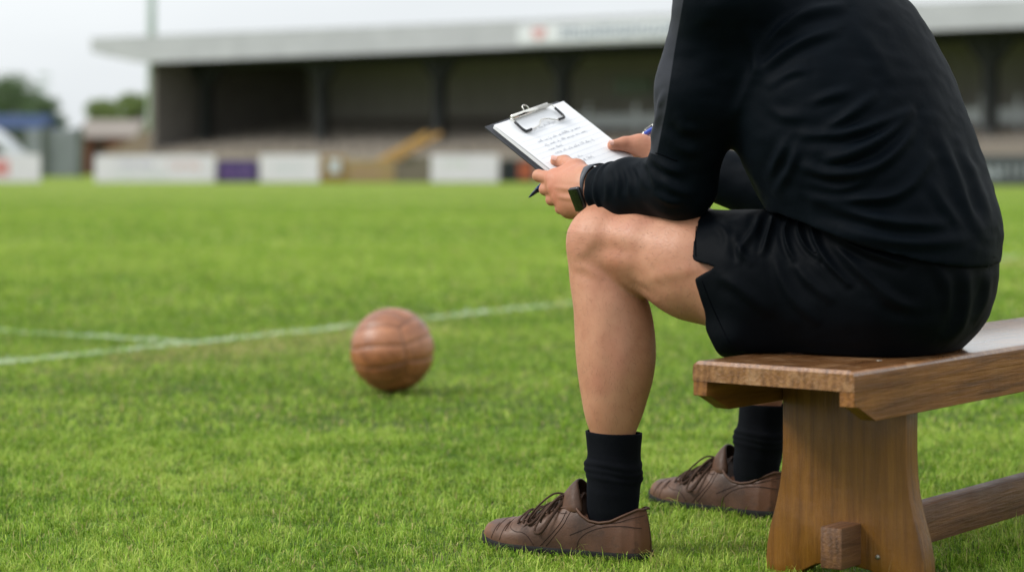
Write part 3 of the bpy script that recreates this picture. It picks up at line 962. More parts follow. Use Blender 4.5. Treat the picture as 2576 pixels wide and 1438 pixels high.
    for e in ((.204,.046,.036),(.199,-.044,.042),(.166,.050,.052)):
        e = np.array(e); a = kn
        la.tube(spline([a, (a+e)/2+np.array([.004,.008*np.sign(e[1]),.008]), e*.8+a*.2+np.array([.004,.004*np.sign(e[1]),.001]), e], 6), .0021, 6, .6)
    bm_pts = [kn+np.array([-.004,-.005,-.001]), kn+np.array([.001,0,.003]), kn+np.array([.003,.006,-.001])]
    la.tube(spline(bm_pts, 4), .0052, 8)
    la.build('shoe_lace', M_lace, th, smooth=True)
    return th
def thing_part(name, loc, rz, parent):
    o = bpy.data.objects.new(name, None); COL.objects.link(o); o.empty_display_size = .05
    o.parent = parent
    o.location = [float(a-b) for a, b in zip(loc, parent.location)]
    o.rotation_euler = (0, 0, rz)
    return o
make_shoe(heelL, footL_dir, False)
make_shoe(heelR, footR_dir, True)

# ---- wrist watch
M_strap = Mat('watch_strap', lin(62,66,74), .5, .4).m
M_case = Mat('watch_case', lin(60,62,66), .3, .5, .8).m
M_glass = Mat('watch_glass', (.004,.005,.004), .05, .6).m
axw = (P(1452,482,3.458)-WL); axw /= np.linalg.norm(axw)
wc = P(1500, 472, 3.4265)
up = Zv-axw*(axw@Zv); up /= np.linalg.norm(up); sd = np.cross(axw, up); sd = sd if sd[1] < 0 else -sd    # sd points at the camera
st = MB(); seg = 44; ring = []
for (a, rad) in ((-.0108,.0), (-.0108,.0022), (.0108,.0022), (.0108,.0)):
    for k in range(seg):
        ph = 2*math.pi*k/seg
        ring.append(wc+axw*(a-.004*math.cos(ph))+up*math.cos(ph)*(.0362+rad)+sd*math.sin(ph)*(.0335+rad))
fs = []
for a in range(4):
    b = (a+1) % 4
    for k in range(seg):
        k2 = (k+1) % seg
        fs.append((a*seg+k, a*seg+k2, b*seg+k2, b*seg+k))
st.add(ring, fs); wo = st.build('watch', M_strap, person, True, smooth=True)
def slab(cen, ax, ay, az, hx, hy, hz, bev, name, mat, parent):
    b = MB()
    vs = [cen+ax*sx*hx+ay*sy*hy+az*sz*hz for sz in (-1,1) for sy in (-1,1) for sx in (-1,1)]
    b.add(vs, [(0,2,3,1),(4,5,7,6),(0,1,5,4),(2,6,7,3),(0,4,6,2),(1,3,7,5)])
    return b.build(name, mat, parent, True, bevel=bev, seg=3)
cdir = sd*.93-up*.36; cdir /= np.linalg.norm(cdir)
cup = up*.93+sd*.36
cc = wc+cdir*.0385-up*.004+axw*.001
slab(cc, axw, cup, cdir, .0135, .0205, .0045, .0042, 'watch_case', M_case, wo)
slab(cc+cdir*.0044, axw, cup, cdir, .0118, .0188, .0009, .0006, 'watch_screen', M_glass, wo)

# ================================================================== CLIPBOARD, PENS
M_board = noisy('clipboard_black', lin(38,40,46), lin(50,52,58), 120, .5, .15, 500)
M_chrome = Mat('chrome', (.72,.70,.64), .22, .5, 1.0).m
M_rubber = Mat('clip_rubber', (.012,.013,.016), .45, .5).m
M_ink = Mat('ink', lin(150,153,162), .8, .1).m
M_rule = Mat('ruled_line', lin(196,204,216), .8, .1).m
mp = Mat('paper', (.86,.87,.89), .75, .25); M_paper = mp.m
mp.color(mp.ramp(mp.noise(mp.coord(), 12, 3), [(.3, (.84,.85,.87)), (.7, (.88,.885,.90))]))
clip = thing('clipboard', TL, 'black clipboard with white ruled handwritten notes held in both hands above the knee', 'clipboard')
slab(board_pt(PW/2-.006, PH/2-.002, -.0075), e1, e2, nb, PW/2+.005, PH/2+.008, .0018, .0015, 'backing_board', M_board, clip)
slab(board_pt(PW/2, PH/2, -.0031), e1, e2, nb, PW/2, PH/2, .0028, .0003, 'paper_stack', M_paper, clip)
def sheet(c0, a0, a1, b0, b1, curl, mat):
    vs, fs = [], []
    for i in range(13):
        for j in range(9):
            a = a0+(a1-a0)*j/8; b = b0+(b1-b0)*i/12
            cz = c0+curl*(1-j/8)**3*(.4+.6*math.sin(i/12*2.6))
            vs.append(board_pt(a, b, cz))
    for i in range(12):
        for j in range(8): fs.append((i*9+j, i*9+j+1, (i+1)*9+j+1, (i+1)*9+j))
    return vs, fs
vs, fs = sheet(.0004, -.002, PW, .0, PH, .0035, M_paper)
mesh_obj('paper_sheet', vs, fs, M_paper, clip, True)
def sheet_z(a): return .0004+.0035*max(0, 1-(a+.002)/PW)**3
ru = MB()
for k in range(17):
    b = .046+k*.0118
    pts = [(a, b) for a in np.linspace(.004, PW-.004, 9)]
    for (a0, b0), (a1, b1) in zip(pts[:-1], pts[1:]):
        ru.add([board_pt(a0,b0-.00017,sheet_z(a0)+.0003), board_pt(a1,b1-.00017,sheet_z(a1)+.0003), board_pt(a1,b1+.00017,sheet_z(a1)+.0003), board_pt(a0,b0+.00017,sheet_z(a0)+.0003)], [(0,1,2,3)])
ru.build('ruled_line', M_rule, clip, True)
# handwriting: short looping words
wrng = random.Random(5)
ink = MB()
def stroke(pts, w=.00015):
    for (a0,b0), (a1,b1) in zip(pts[:-1], pts[1:]):
        d = np.array([a1-a0, b1-b0]); L = np.hypot(*d)
        if L < 1e-6: continue
        nrm_ = np.array([-d[1], d[0]])/L*w
        z0, z1 = sheet_z(a0)+.0005, sheet_z(a1)+.0005
        ink.add([board_pt(a0-nrm_[0],b0-nrm_[1],z0), board_pt(a1-nrm_[0],b1-nrm_[1],z1), board_pt(a1+nrm_[0],b1+nrm_[1],z1), board_pt(a0+nrm_[0],b0+nrm_[1],z0)], [(0,1,2,3)])
def word(a, b, n):
    x = a; pts = [(x, b)]
    for i in range(n):
        tall = wrng.random() < .3
        h = .0062 if tall else .0033
        w = wrng.uniform(.0026,.0040)
        kind = wrng.randrange(4)
        if kind == 0: pts += [(x+w*.3, b-h), (x+w*.5, b-h*.9), (x+w*.55, b-.0003), (x+w, b-.0006)]
        elif kind == 1: pts += [(x+w*.7, b-h*.8), (x+w*.35, b-h), (x+w*.15, b-h*.4), (x+w*.4, b), (x+w*.8, b-h*.5), (x+w, b-.0002)]
        elif kind == 2: pts += [(x+w*.25, b-h), (x+w*.3, b), (x+w*.6, b-h*.9), (x+w*.75, b), (x+w, b-.0008)]
        else: pts += [(x+w*.6, b-h), (x+w*.55, b+(.0028 if wrng.random()<.3 else 0)), (x+w, b-.0008)]
        x += w
    stroke(pts)
    return x+.0042
def line(a, b, words):
    x = a
    for n in words:
        if x > PW-.02: break
        x = word(x, b+wrng.uniform(-.0006,.0006), n)
line(.036, .040, [4,5,3,10])
line(.040, .0695, [4,3,2,4,9,2,5]); line(.045, .0813, [3,5,2,4,6,3,5]); line(.042, .0931, [5,6]); line(.047, .1049, [6,3,4,5,3,4,2])
line(.050, .1285, [9,4]); line(.056, .1385, [2,1,1,3,5])
ink.build('handwriting', M_ink, clip, True)
# wire clip: sprung tube at the top, black corner grips, bent wire
tb = MB(); tb.tube([board_pt(PW*.225, .001, .006), board_pt(PW*.735, .001, .006)], .0045, 14); tb.build('clip_spring_tube', M_chrome, clip, True, smooth=True)
wa, wb = PW*.195, PW*.775
_bp = board_pt
def board_pt(a, b, c=0.0): return _bp(a, b+.009, c)
wire = MB()
wire.tube(spline([board_pt(PW*.225,-.008,.006), board_pt(wa,-.004,.007), board_pt(wa,.012,.0062), board_pt(wa+.003,.027,.0045), board_pt(wa+.016,.029,.004), board_pt(PW*.42,.026,.004), board_pt(PW*.50,.017,.004), board_pt(PW*.58,.019,.004), board_pt(wb-.02,.029,.004), board_pt(wb-.003,.027,.0045), board_pt(wb,.012,.0062), board_pt(wb,-.004,.007), board_pt(PW*.735,-.008,.006)], 6), .0011, 7)
wire.tube(spline([board_pt(PW*.42,-.012,.008), board_pt(PW*.43,-.019,.010), board_pt(PW*.46,-.022,.010), board_pt(PW*.485,-.018,.010), board_pt(PW*.49,-.012,.008)], 5), .0011, 7)
wire.build('clip_wire', M_chrome, clip, True, smooth=True)
for (x, sg) in ((wa, 1), (wb, -1)):
    g = MB(); g.tube(spline([board_pt(x,.004,.0066), board_pt(x,.022,.0052), board_pt(x+sg*.002,.0285,.0048), board_pt(x+sg*.006,.030,.0046), board_pt(x+sg*.018,.0295,.0044)], 5), .0024, 8)
    g.build('clip_grip', M_rubber, clip, True, smooth=True)


board_pt = _bp

def pen(tip, end, label, group, col, tipcol, mark):
    tip = np.asarray(tip); end = np.asarray(end); d = end-tip; L = np.linalg.norm(d); d /= L
    M_b = Mat(mark, col, .25, .5).m; M_t = Mat(mark+'_tip', tipcol, .3, .5, .6).m
    t = thing('pen', tip, label, 'pen')
    b = MB(); b.tube([tip+d*s for s in (.030,.031,.05,L-.012,L-.008,L)], [.0030,.0046,.0050,.0050,.0044,.0036], 14); b.build('barrel', M_b, t, True, smooth=True)
    b = MB(); b.tube([tip+d*s for s in (0,.003,.012,.0295)], [.0005,.0012,.0026,.0040], 12); b.build('nib', M_t, t, True, smooth=True)
    s_ = np.cross(d, Zv); s_ /= np.linalg.norm(s_); u_ = np.cross(s_, d)
    b = MB(); q = end-d*.004
    b.tube([q, q+u_*.008, q+u_*.0085-d*.006, q+u_*.0078-d*.040, q+u_*.0058-d*.043], .0012, 6); b.build('pocket_clip', M_chrome, t, True, smooth=True)
    b = MB(); b.tube([end-d*.046, end-d*.040], [.0054,.0054], 14); b.build('ring', M_chrome, t, True, smooth=True)
    return t
tipL = P(1330, 497, 3.530); dl = P(1398, 437, 3.612)-tipL; dl /= np.linalg.norm(dl)
pen(tipL, tipL+dl*.135, 'dark navy pen pointing down from the fingers of the near hand', None, lin(24,58,100), lin(30,48,72), 'pen_navy')
endR = P(1646, 323, 3.700); dr = P(1590, 360, 3.800)-endR; dr /= np.linalg.norm(dr)
pen(endR+dr*.135, endR, 'bright blue pen with silver clip tucked in the far hand', None, lin(28,66,170), lin(150,150,150), 'pen_blue')
# ================================================================== BENCH
def wood(name, dark, mid, light, axis=0, rough=(.3,.55), wear=None, scale=1.0, coat=.15):
    m = Mat(name, mid, .45, .45)
    st = [14*scale, 14*scale, 14*scale]; st[axis] = .9*scale
    v = m.coord(tuple(st)); v2 = m.coord()
    g = m.noise(v, 5, 6, .62, .6); g2 = m.noise(v, 16, 4, .6, .2); big = m.noise(v2, 4.5, 4, .6); blot = m.noise(v2, 22, 5, .65)
    wv = m.node('ShaderNodeTexWave', wave_type='BANDS', bands_direction='XYZ'[(axis+1) % 3])
    st2 = [26.0]*3; st2[axis] = 1.1
    m.link(m.coord(tuple(st2)), wv.inputs['Vector']); wv.inputs['Scale'].default_value = 1.1; wv.inputs['Distortion'].default_value = 5; wv.inputs['Detail'].default_value = 3
    c = m.ramp(m.math('ADD', m.math('MULTIPLY', g, .88), m.math('MULTIPLY', wv.outputs['Fac'], .12)), [(.28, dark), (.5, mid), (.74, light)])
    c = m.mix(m.math('MULTIPLY', m.ramp(g2, [(.5,(0,0,0)),(.72,(1,1,1))]), .28), c, dark)
    c = m.mix(m.math('MULTIPLY', m.ramp(big, [(.45,(0,0,0)),(.7,(1,1,1))]), .4), c, tuple(x*.6 for x in dark[:3]))
    if wear: c = m.mix(m.ramp(blot, [(.50,(0,0,0)),(.66,(.85,.85,.85))]), c, wear)
    m.color(c); m.rough(m.ramp(blot, [(.3,(rough[0],)*3),(.7,(rough[1],)*3)]))
    m.bump(m.math('ADD', m.math('MULTIPLY', g2, 1.0), m.math('MULTIPLY', blot, .8)), .4, .004)
    m.set(Coat_Weight=coat, Coat_Roughness=.14 if coat > .5 else .25)
    return m.m
M_seat = wood('oak_seat_worn', lin(90,57,32), lin(130,88,52), lin(158,114,72), 0, (.24,.42), lin(168,130,94), 1.0, .85)
M_side = wood('oak_side', lin(86,50,16), lin(126,79,28), lin(148,99,42), 0, (.5,.7), None, 1.0, .0)
M_leg = wood('oak_leg', lin(78,47,11), lin(113,71,17), lin(131,87,28), 2, (.35,.55), None, 1.0, .12)
M_rail = wood('oak_rail', lin(72,46,28), lin(104,70,44), lin(130,90,54), 0, (.4,.65), None, 1.0, .08)
M_steel = Mat('bolt_steel', (.34,.32,.28), .55, .5, 1.0).m
ZS = .337; BL = 2.05; BW = .262
bench = thing('bench', (.4674, 2.912, 0), 'long varnished wooden trestle bench under the seated person, with worn shiny top', 'bench', None, math.atan2(.790, .612))
rr_ = .0105
prof = [(0,ZS-.029),(BW,ZS-.029)]+[(BW-rr_+rr_*math.sin(a), ZS-rr_+rr_*math.cos(a)) for a in np.linspace(math.pi/2,0,6)]+[(rr_-rr_*math.sin(a), ZS-rr_+rr_*math.cos(a)) for a in np.linspace(0,math.pi/2,6)]
prof2 = [(BW/2+(y-BW/2)*.9995, z-.002*(z>ZS-.006)) for y, z in prof]
b = MB(); n_ = len(prof); xs_ = [0,.004,BL-.004,BL]
b.add([(x, *(prof[i] if 0<k<3 else (prof[i][0], min(prof[i][1], ZS-.005)))) for k, x in enumerate(xs_) for i in range(n_)], [tuple(range(n_))[::-1], tuple(3*n_+i for i in range(n_))]+[(k*n_+i, k*n_+(i+1)%n_, (k+1)*n_+(i+1)%n_, (k+1)*n_+i) for k in range(3) for i in range(n_)])
o_ = b.build('seat_board', M_seat, bench, smooth=True)
o_.data.set_sharp_from_angle(angle=math.radians(35)); o_.data.materials.append(M_side)
for p_ in o_.data.polygons:
    if abs(p_.normal.y) > .93: p_.material_index = 1
for y0 in (.0005, BW-.0235):
    b = MB(); b.prism([(.0008,ZS-.0292),(.0008,ZS-.050),(.012,ZS-.051),(.062,ZS-.074),(BL-.062,ZS-.074),(BL-.012,ZS-.051),(BL-.0008,ZS-.050),(BL-.0008,ZS-.0292)], y0, y0+.023)
    b.build('apron', M_side, bench, bevel=.0007, seg=1)
for x0 in (.205, BL-.245):
    hw = [(0.0,.132),(.018,.133),(.045,.131),(.075,.125),(.105,.116),(.135,.109),(.165,.105),(.20,.1035),(ZS-.0294,.1035)]
    arch = [(-.078,0),(-.068,.012),(-.045,.024),(0,.029),(.045,.024),(.068,.012),(.078,0)]
    yc = BW/2
    pts = [(yc-w, z) for z, w in reversed(hw)]+[(yc+y, z) for y, z in arch]+[(yc+w, z) for z, w in hw]
    b = MB(); b.prism_x(pts, x0, x0+.038)
    b.build('leg', M_leg, bench, bevel=.003, seg=2)
b = MB(); b.box(.147, BL-.147, BW/2-.030, BW/2+.006, .031, .092)
b.build('stretcher', M_rail, bench, bevel=.003, seg=2)
for (y, z) in ((BW/2-.058,.046),):
    b = MB(); b.tube([(.2055,y,z),(.2030,y,z),(.2020,y,z)], [.0034,.0034,.0022], 12); b.build('bolt', M_steel, bench, smooth=True)
for (x, y) in ((.165, .05),(.42,.045),(.19,.205)):
    b = MB(); b.tube([(x,y,ZS-.001),(x,y,ZS+.0006)], [.0045,.004], 12); b.build('screw', M_steel, bench, smooth=True)

# ================================================================== BALL
bm_ = Mat('ball_leather', (.2,.09,.05), .5, .45)
v = bm_.coord(); f = bm_.noise(v, 14, 5, .6); g = bm_.noise(v, 60, 4, .6); gr = bm_.noise(v, 240, 3, .5)
c = bm_.ramp(f, [(.28, lin(106,62,34)), (.46, lin(154,94,56)), (.72, lin(184,122,82))])
c = bm_.mix(bm_.ramp(g, [(.55,(0,0,0)),(.75,(.6,.6,.6))]), c, lin(92,54,36))
at = bm_.node('ShaderNodeAttribute'); at.attribute_name = 'seam'
c = bm_.mix(bm_.math('MULTIPLY', at.outputs['Fac'], .6), c, lin(70,42,26))
ta = bm_.node('ShaderNodeAttribute'); ta.attribute_name = 'tone'
c = bm_.mix(bm_.math('MULTIPLY', ta.outputs['Fac'], .38), c, lin(84,48,28))
bm_.color(c); bm_.bump(bm_.math('ADD', gr, bm_.math('MULTIPLY', g, 1.5)), .3, .003)
bm_.rough(bm_.ramp(g, [(.3,(.34,)*3),(.7,(.55,)*3)]))
bm_.set(Coat_Weight=.35, Coat_Roughness=.35); M_ball = bm_.m
def make_ball(c, r):
    n = 84; vs, fs, seam, tone = [], [], [], []; tr_ = random.Random(9); tones = [tr_.uniform(0,1) for _ in range(18)]
    g = np.tan(np.linspace(-math.pi/4, math.pi/4, n+1))
    for face in range(6):
        ax = face//2; s = 1 if face % 2 == 0 else -1
        b0 = len(vs)
        for i in range(n+1):
            for j in range(n+1):
                a, b = g[i], g[j]
                p = np.zeros(3); p[ax] = s; p[(ax+1)%3] = a; p[(ax+2)%3] = b*s
                u = i/n; w = j/n
                strip = w if ax != 1 else u                      # three strips per face, turned from face to face
                oth = u if ax != 1 else w
                d = min(abs(strip-1/3), abs(strip-2/3), strip, 1-strip, oth, 1-oth)*2*r*.78
                p /= np.linalg.norm(p)
                gq = math.exp(-(d/.0022)**2)
                bulge = .0016*(1-math.exp(-(d/.009)**2))
                vs.append(p*(r-.0016+bulge-.0016*gq)); seam.append(gq); tone.append(tones[face*3+min(2, int(strip*3))])
        for i in range(n):
            for j in range(n):
                q = (b0+i*(n+1)+j, b0+(i+1)*(n+1)+j, b0+(i+1)*(n+1)+j+1, b0+i*(n+1)+j+1)
                fs.append(q)
    vs = np.array(vs)
    tone = np.array(tone)
    key = np.round(vs*1e5).astype(int); _, idx, inv = np.unique(key, axis=0, return_index=True, return_inverse=True)
    inv = inv.ravel()
    fs = inv[np.array(fs)]
    o = mesh_obj('leather_ball', vs[idx], fs, M_ball)
    bmm = bmesh.new(); bmm.from_mesh(o.data); bmesh.ops.recalc_face_normals(bmm, faces=bmm.faces); bmm.to_mesh(o.data); bmm.free()
    a = o.data.attributes.new('seam', 'FLOAT', 'POINT'); a.data.foreach_set('value', np.array(seam, dtype=np.float32)[idx])
    a = o.data.attributes.new('tone', 'FLOAT', 'POINT'); a.data.foreach_set('value', tone[idx].astype(np.float32))
    o.location = c
    return o
bp = P(987, 876, 5.75)
ball = make_ball((bp[0], bp[1], .119), .1135)
ball.rotation_euler = (math.radians(6), math.radians(-6), math.radians(-24))
tag(ball, 'old brown leather football with stitched panels resting on the grass', 'ball')

# ================================================================== GROUND
TD = np.array([.5495, .8355]); TN = np.array([-.8355, .5495])      # touchline direction and its normal
J0 = np.array([-1.170, 7.26])+np.array([.5495,.8355])*.13                                       # where the two white lines meet
def touch_dist(x, y): return np.abs((x-J0[0])*TN[0]+(y-J0[1])*TN[1])
def half_dist(x, y):
    a = (x-J0[0])*TN[0]+(y-J0[1])*TN[1]; d = np.abs((x-J0[0])*TD[0]+(y-J0[1])*TD[1])
    return np.where(a > -.03, d, 9)
G = Mat('pitch_turf', (.1,.2,.03), .85, .15)
v = G.coord()
n1 = G.noise(v, .35, 4, .6); n2 = G.noise(v, 3.2, 4, .6); n3 = G.noise(v, 40, 4, .65); n4 = G.noise(v, 160, 3, .6)
c = G.ramp(n3, [(.3, (.122,.184,.018)), (.5, (.164,.236,.025)), (.72, (.212,.288,.040))])
c = G.mix(G.math('MULTIPLY', G.ramp(n2, [(.4,(0,0,0)),(.7,(1,1,1))]), .3), c, (.275,.335,.045))
c = G.mix(G.math('MULTIPLY', G.ramp(n1, [(.42,(0,0,0)),(.62,(1,1,1))]), .3), c, (.165,.255,.018))
sx = G.node('ShaderNodeSeparateXYZ'); G.link(G._tc.outputs['Object'], sx.inputs[0])
along = G.math('ADD', G.math('MULTIPLY', sx.outputs['X'], float(TD[0]*.45)), G.math('MULTIPLY', sx.outputs['Y'], float(TD[1])))
stripe = G.math('SINE', G.math('MULTIPLY', along, 2*math.pi/9.0))
stripe = G.ramp(G.math('ADD', G.math('MULTIPLY', stripe, .5), .5), [(.42,(0,0,0)),(.58,(1,1,1))])
c = G.mix(G.math('MULTIPLY', stripe, .40), c, (.222,.292,.050))
# between the near blades soil shows, its colour darkened to deepen the shade
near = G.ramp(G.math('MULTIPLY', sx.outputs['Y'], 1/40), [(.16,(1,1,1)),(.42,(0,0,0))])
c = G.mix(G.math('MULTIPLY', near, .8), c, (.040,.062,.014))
G.color(c); G.bump(G.math('ADD', n3, n4), .5, .02)
gr = MB(); gr.add([(-400,-60,0),(400,-60,0),(400,700,0),(-400,700,0)], [(0,1,2,3)])
tag(gr.build('pitch', G.m), kind='structure')
# painted lines: 4 mm sheets
L = Mat('line_paint', (.62,.66,.58), .8, .2)
L.color(L.ramp(L.noise(L.coord(), 70, 4, .7), [(.44, (.13,.22,.04)), (.58, (.42,.50,.36)), (.78, (.66,.70,.60))]))
def strip(p, d, l0, l1, hw, z):
    nrm_ = np.array([-d[1], d[0]])
    return [tuple(p+d*l0-nrm_*hw)+(z,), tuple(p+d*l1-nrm_*hw)+(z,), tuple(p+d*l1+nrm_*hw)+(z,), tuple(p+d*l0+nrm_*hw)+(z,)]
ln = MB(); ln.add(strip(J0, TD, -14, 60, .045, .004), [(0,1,2,3)])
tag(ln.build('touchline', L.m), kind='structure')
ln = MB(); ln.add(strip(J0+TN*.0455, TN, 0, 66, .04, .004), [(0,1,2,3)])
tag(ln.build('halfway_line', L.m), kind='structure')

# ---- grass blades
def blades(n, xr, yr, hmin, hmax, wid, segs, wild=1.0, shift=0.0):
    y = rng.uniform(yr[0], yr[1], n*2); xl, xh = xr
    x = rng.uniform(-1, 1, n*2)
    half = xl+xh*y
    x = x*half
    # keep density even over the fan
    acc = rng.random(n*2) < half/half.max()
    x, y = x[acc][:n], y[acc][:n]
    p3 = np.stack([x, y, np.zeros_like(x)], 1)
    clump = vnoise(p3, 9.0)*.4+vnoise(p3, 31.0, 5)*.75
    keepm = (rng.random(len(x)) < .80+.5*clump)
    x, y, p3, clump = x[keepm], y[keepm], p3[keepm], clump[keepm]
    m = len(x)
    h = (hmin+(hmax-hmin)*rng.random(m)**1.3)*(1+.45*clump)
    big = vnoise(p3, 3.1, 9)
    base_ang = vnoise(p3, 5, 21)*3.0+vnoise(p3, 34, 3)*5.0
    ang = base_ang+rng.normal(0, .9, m)
    lean = np.clip(np.abs(rng.normal(.75, .5, m))*wild, 0.05, 1.9)
    dx, dy = np.cos(ang), np.sin(ang)
    tw = ang+math.pi/2+rng.normal(0,.5,m)
    w = wid*rng.uniform(.6,1.25,m)
    k = 2*segs+1
    Vv = np.zeros((m, k, 3), np.float32)
    for s in range(segs+1):
        t = s/segs
        bend = lean*t*(.45+.75*t)
        px = x+dx*h*np.sin(np.minimum(bend,1.5))*t; py = y+dy*h*np.sin(np.minimum(bend,1.5))*t; pz = h*np.cos(np.minimum(bend,1.4))*t
        ww = w*(1-t**1.7*.95)*.5
        if s < segs:
            Vv[:,2*s,0] = px-np.cos(tw)*ww; Vv[:,2*s,1] = py-np.sin(tw)*ww; Vv[:,2*s,2] = pz-.002*(s==0)
            Vv[:,2*s+1,0] = px+np.cos(tw)*ww; Vv[:,2*s+1,1] = py+np.sin(tw)*ww; Vv[:,2*s+1,2] = pz-.002*(s==0)
        else:
            Vv[:,2*s,0] = px; Vv[:,2*s,1] = py; Vv[:,2*s,2] = pz
    q = []
    off = (np.arange(m)*k)[:,None]
    for s in range(segs-1): q.append(off+np.array([[2*s,2*s+1,2*s+3,2*s+2]]))
    tri = off+np.array([[2*segs-2,2*segs-1,2*segs]])
    # tint: 0..1 green scale, >1 straw, 3 = painted white
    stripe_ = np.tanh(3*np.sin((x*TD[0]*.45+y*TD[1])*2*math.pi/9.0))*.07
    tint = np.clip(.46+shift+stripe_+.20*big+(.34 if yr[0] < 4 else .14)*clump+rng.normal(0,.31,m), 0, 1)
    straw = rng.random(m) < (.055+.05*np.clip(vnoise(p3, 1.7, 33),0,1))
    td = touch_dist(x, y)
    side = (x-J0[0])*TN[0]+(y-J0[1])*TN[1]
    worn = (np.exp(-((side+.30)/.26)**2))*np.clip(.35+.9*vnoise(p3, 1.6, 14), 0, 1)*((x+.9*0) > -1.3)
    straw |= rng.random(m) < worn*.55
    tint = np.where(straw, 1.0+rng.random(m)*.9, tint)
    paint = (td < .034+.012*vnoise(p3,12,2)) | ((half_dist(x,y) < .030+.012*vnoise(p3,12,4)) & (side > 0))
    fade = .47+.55*vnoise(p3, 5.0, 8)+.35*np.exp(-((x-J0[0])**2+(y-J0[1])**2)/.15)
    tint = np.where(paint & (rng.random(m) < fade), 3.0, tint)
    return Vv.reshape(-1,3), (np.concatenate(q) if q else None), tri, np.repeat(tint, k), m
GM = Mat('grass_blade', (.1,.25,.03), .5, .22)
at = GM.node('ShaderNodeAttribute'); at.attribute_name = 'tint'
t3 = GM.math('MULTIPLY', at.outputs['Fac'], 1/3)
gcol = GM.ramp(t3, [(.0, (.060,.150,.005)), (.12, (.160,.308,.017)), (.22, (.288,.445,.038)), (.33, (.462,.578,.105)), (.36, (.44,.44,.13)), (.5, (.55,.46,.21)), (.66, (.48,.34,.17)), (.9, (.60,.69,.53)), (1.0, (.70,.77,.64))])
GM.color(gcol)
tr = GM.node('ShaderNodeBsdfTranslucent'); GM.link(gcol, tr.inputs['Color'])
mx = GM.node('ShaderNodeMixShader'); mx.inputs[0].default_value = .24
GM.link(GM.b.outputs[0], mx.inputs[1]); GM.link(tr.outputs[0], mx.inputs[2])
GM.link(mx.outputs[0], GM.nt.nodes['Material Output'].inputs['Surface'])
def grass_object(sets):
    vv, qq, tt, ti = [], [], [], []; o = 0
    for Vv, q, tri, tint, m in sets:
        vv.append(Vv); ti.append(tint); tt.append(tri+o)
        if q is not None: qq.append(q+o)
        o += len(Vv)
    Vv = np.concatenate(vv); q = np.concatenate(qq); tri = np.concatenate(tt); ti = np.concatenate(ti)
    me = bpy.data.meshes.new('grass')
    me.vertices.add(len(Vv)); me.vertices.foreach_set('co', Vv.astype(np.float32).ravel())
    nl = len(q)*4+len(tri)*3
    me.loops.add(nl); me.loops.foreach_set('vertex_index', np.concatenate([q.ravel(), tri.ravel()]).astype(np.int32))
    me.polygons.add(len(q)+len(tri))
    ls = np.concatenate([np.arange(len(q))*4, len(q)*4+np.arange(len(tri))*3]).astype(np.int32)
    lt = np.concatenate([np.full(len(q),4), np.full(len(tri),3)]).astype(np.int32)
    me.polygons.foreach_set('loop_start', ls); me.polygons.foreach_set('loop_total', lt)
    me.update(calc_edges=True)
    me.polygons.foreach_set('use_smooth', np.ones(len(me.polygons), dtype=bool))
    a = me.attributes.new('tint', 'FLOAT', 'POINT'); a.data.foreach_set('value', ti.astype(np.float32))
    me.materials.append(GM.m)
    ob = bpy.data.objects.new('grass', me); COL.objects.link(ob)
    return tag(ob, 'short mown green grass blades covering the near pitch', 'grass', kind='stuff')
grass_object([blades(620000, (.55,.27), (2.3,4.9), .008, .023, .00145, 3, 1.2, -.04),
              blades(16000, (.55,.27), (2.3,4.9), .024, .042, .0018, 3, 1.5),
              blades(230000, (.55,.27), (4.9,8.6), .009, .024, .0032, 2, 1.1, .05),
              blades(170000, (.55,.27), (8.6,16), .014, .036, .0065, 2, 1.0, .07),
              blades(110000, (.55,.27), (16,30), .014, .032, .014, 2, 1.0, -.0), blades(30000, (.55,.27), (30,40), .014, .03, .016, 2, 1.0, -.06), blades(12000, (.55,.27), (40,52), .012, .026, .02, 2, 1.0, -.16)])  # outermost sets tinted darker, standing in for self-shadow the far blades lack

# ================================================================== GRANDSTAND
st0 = P(365, 470, 85.0); st0[2] = 0
stand = thing('grandstand', st0, 'long covered grandstand with pale fascia and dark interior across the pitch', 'grandstand', None, math.atan2(-.601, .799))
M_fascia = noisy('fascia_grey', lin(160,161,167), lin(172,173,179), 1.2, .7)
M_roof = noisy('roof_sheet', lin(70,72,70), lin(84,86,82), 2, .7)
M_dark = noisy('stand_steel_dark', (.010,.012,.012), (.018,.02,.02), 3, .6)
M_back = noisy('stand_back_wall', lin(150,145,137), lin(168,163,155), 1.5, .9, stretch=(4,1,.3))
M_conc = noisy('terrace_concrete', lin(128,121,110), lin(146,138,126), 2.0, .9)
M_pale = noisy('pale_panel', lin(190,194,196), lin(205,208,208), 2, .6)
M_brickw = noisy('terrace_wall', lin(112,98,84), lin(128,114,98), 3, .9)
LEN = 50.0
b = MB(); b.prism([(-2.9,5.72),(-2.9,5.12),(-.2,4.64),(.3,4.62),(LEN,4.62),(LEN,5.36)], -.25, 0)
b.build('fascia', M_fascia, stand)
b = MB(); b.prism([(-2.7,5.55),(-2.7,5.22),(.1,4.80),(LEN,4.80),(LEN,5.22)], .003, 9.6); b.build('roof', M_roof, stand)
b = MB(); b.box(.1, LEN, 9.2, 9.5, 0, 4.797); b.build('back_wall', M_back, stand)
b = MB(); b.box(.1, .35, .2, 9.197, 0, 4.797); b.build('end_wall', noisy('end_cladding', lin(100,95,90), lin(114,109,104), 2, .9), stand)
b = MB(); pts = [(-2.2,0),(-2.2,.86)]
for k in range(12): pts += [(-2.2+.94*(k+1),.86+.14*k),(-2.2+.94*(k+1),1.0+.14*k)]
pts += [(9.195, 2.54),(9.195,0)]
b.prism_x([(y,z) for y,z in pts], .355, LEN); b.build('terrace', M_conc, stand)
seat_cols = [noisy('seat_grey', lin(110,106,102), lin(124,120,116), 3, .7), noisy('seat_brown', lin(96,86,74), lin(110,100,86), 3, .8)]
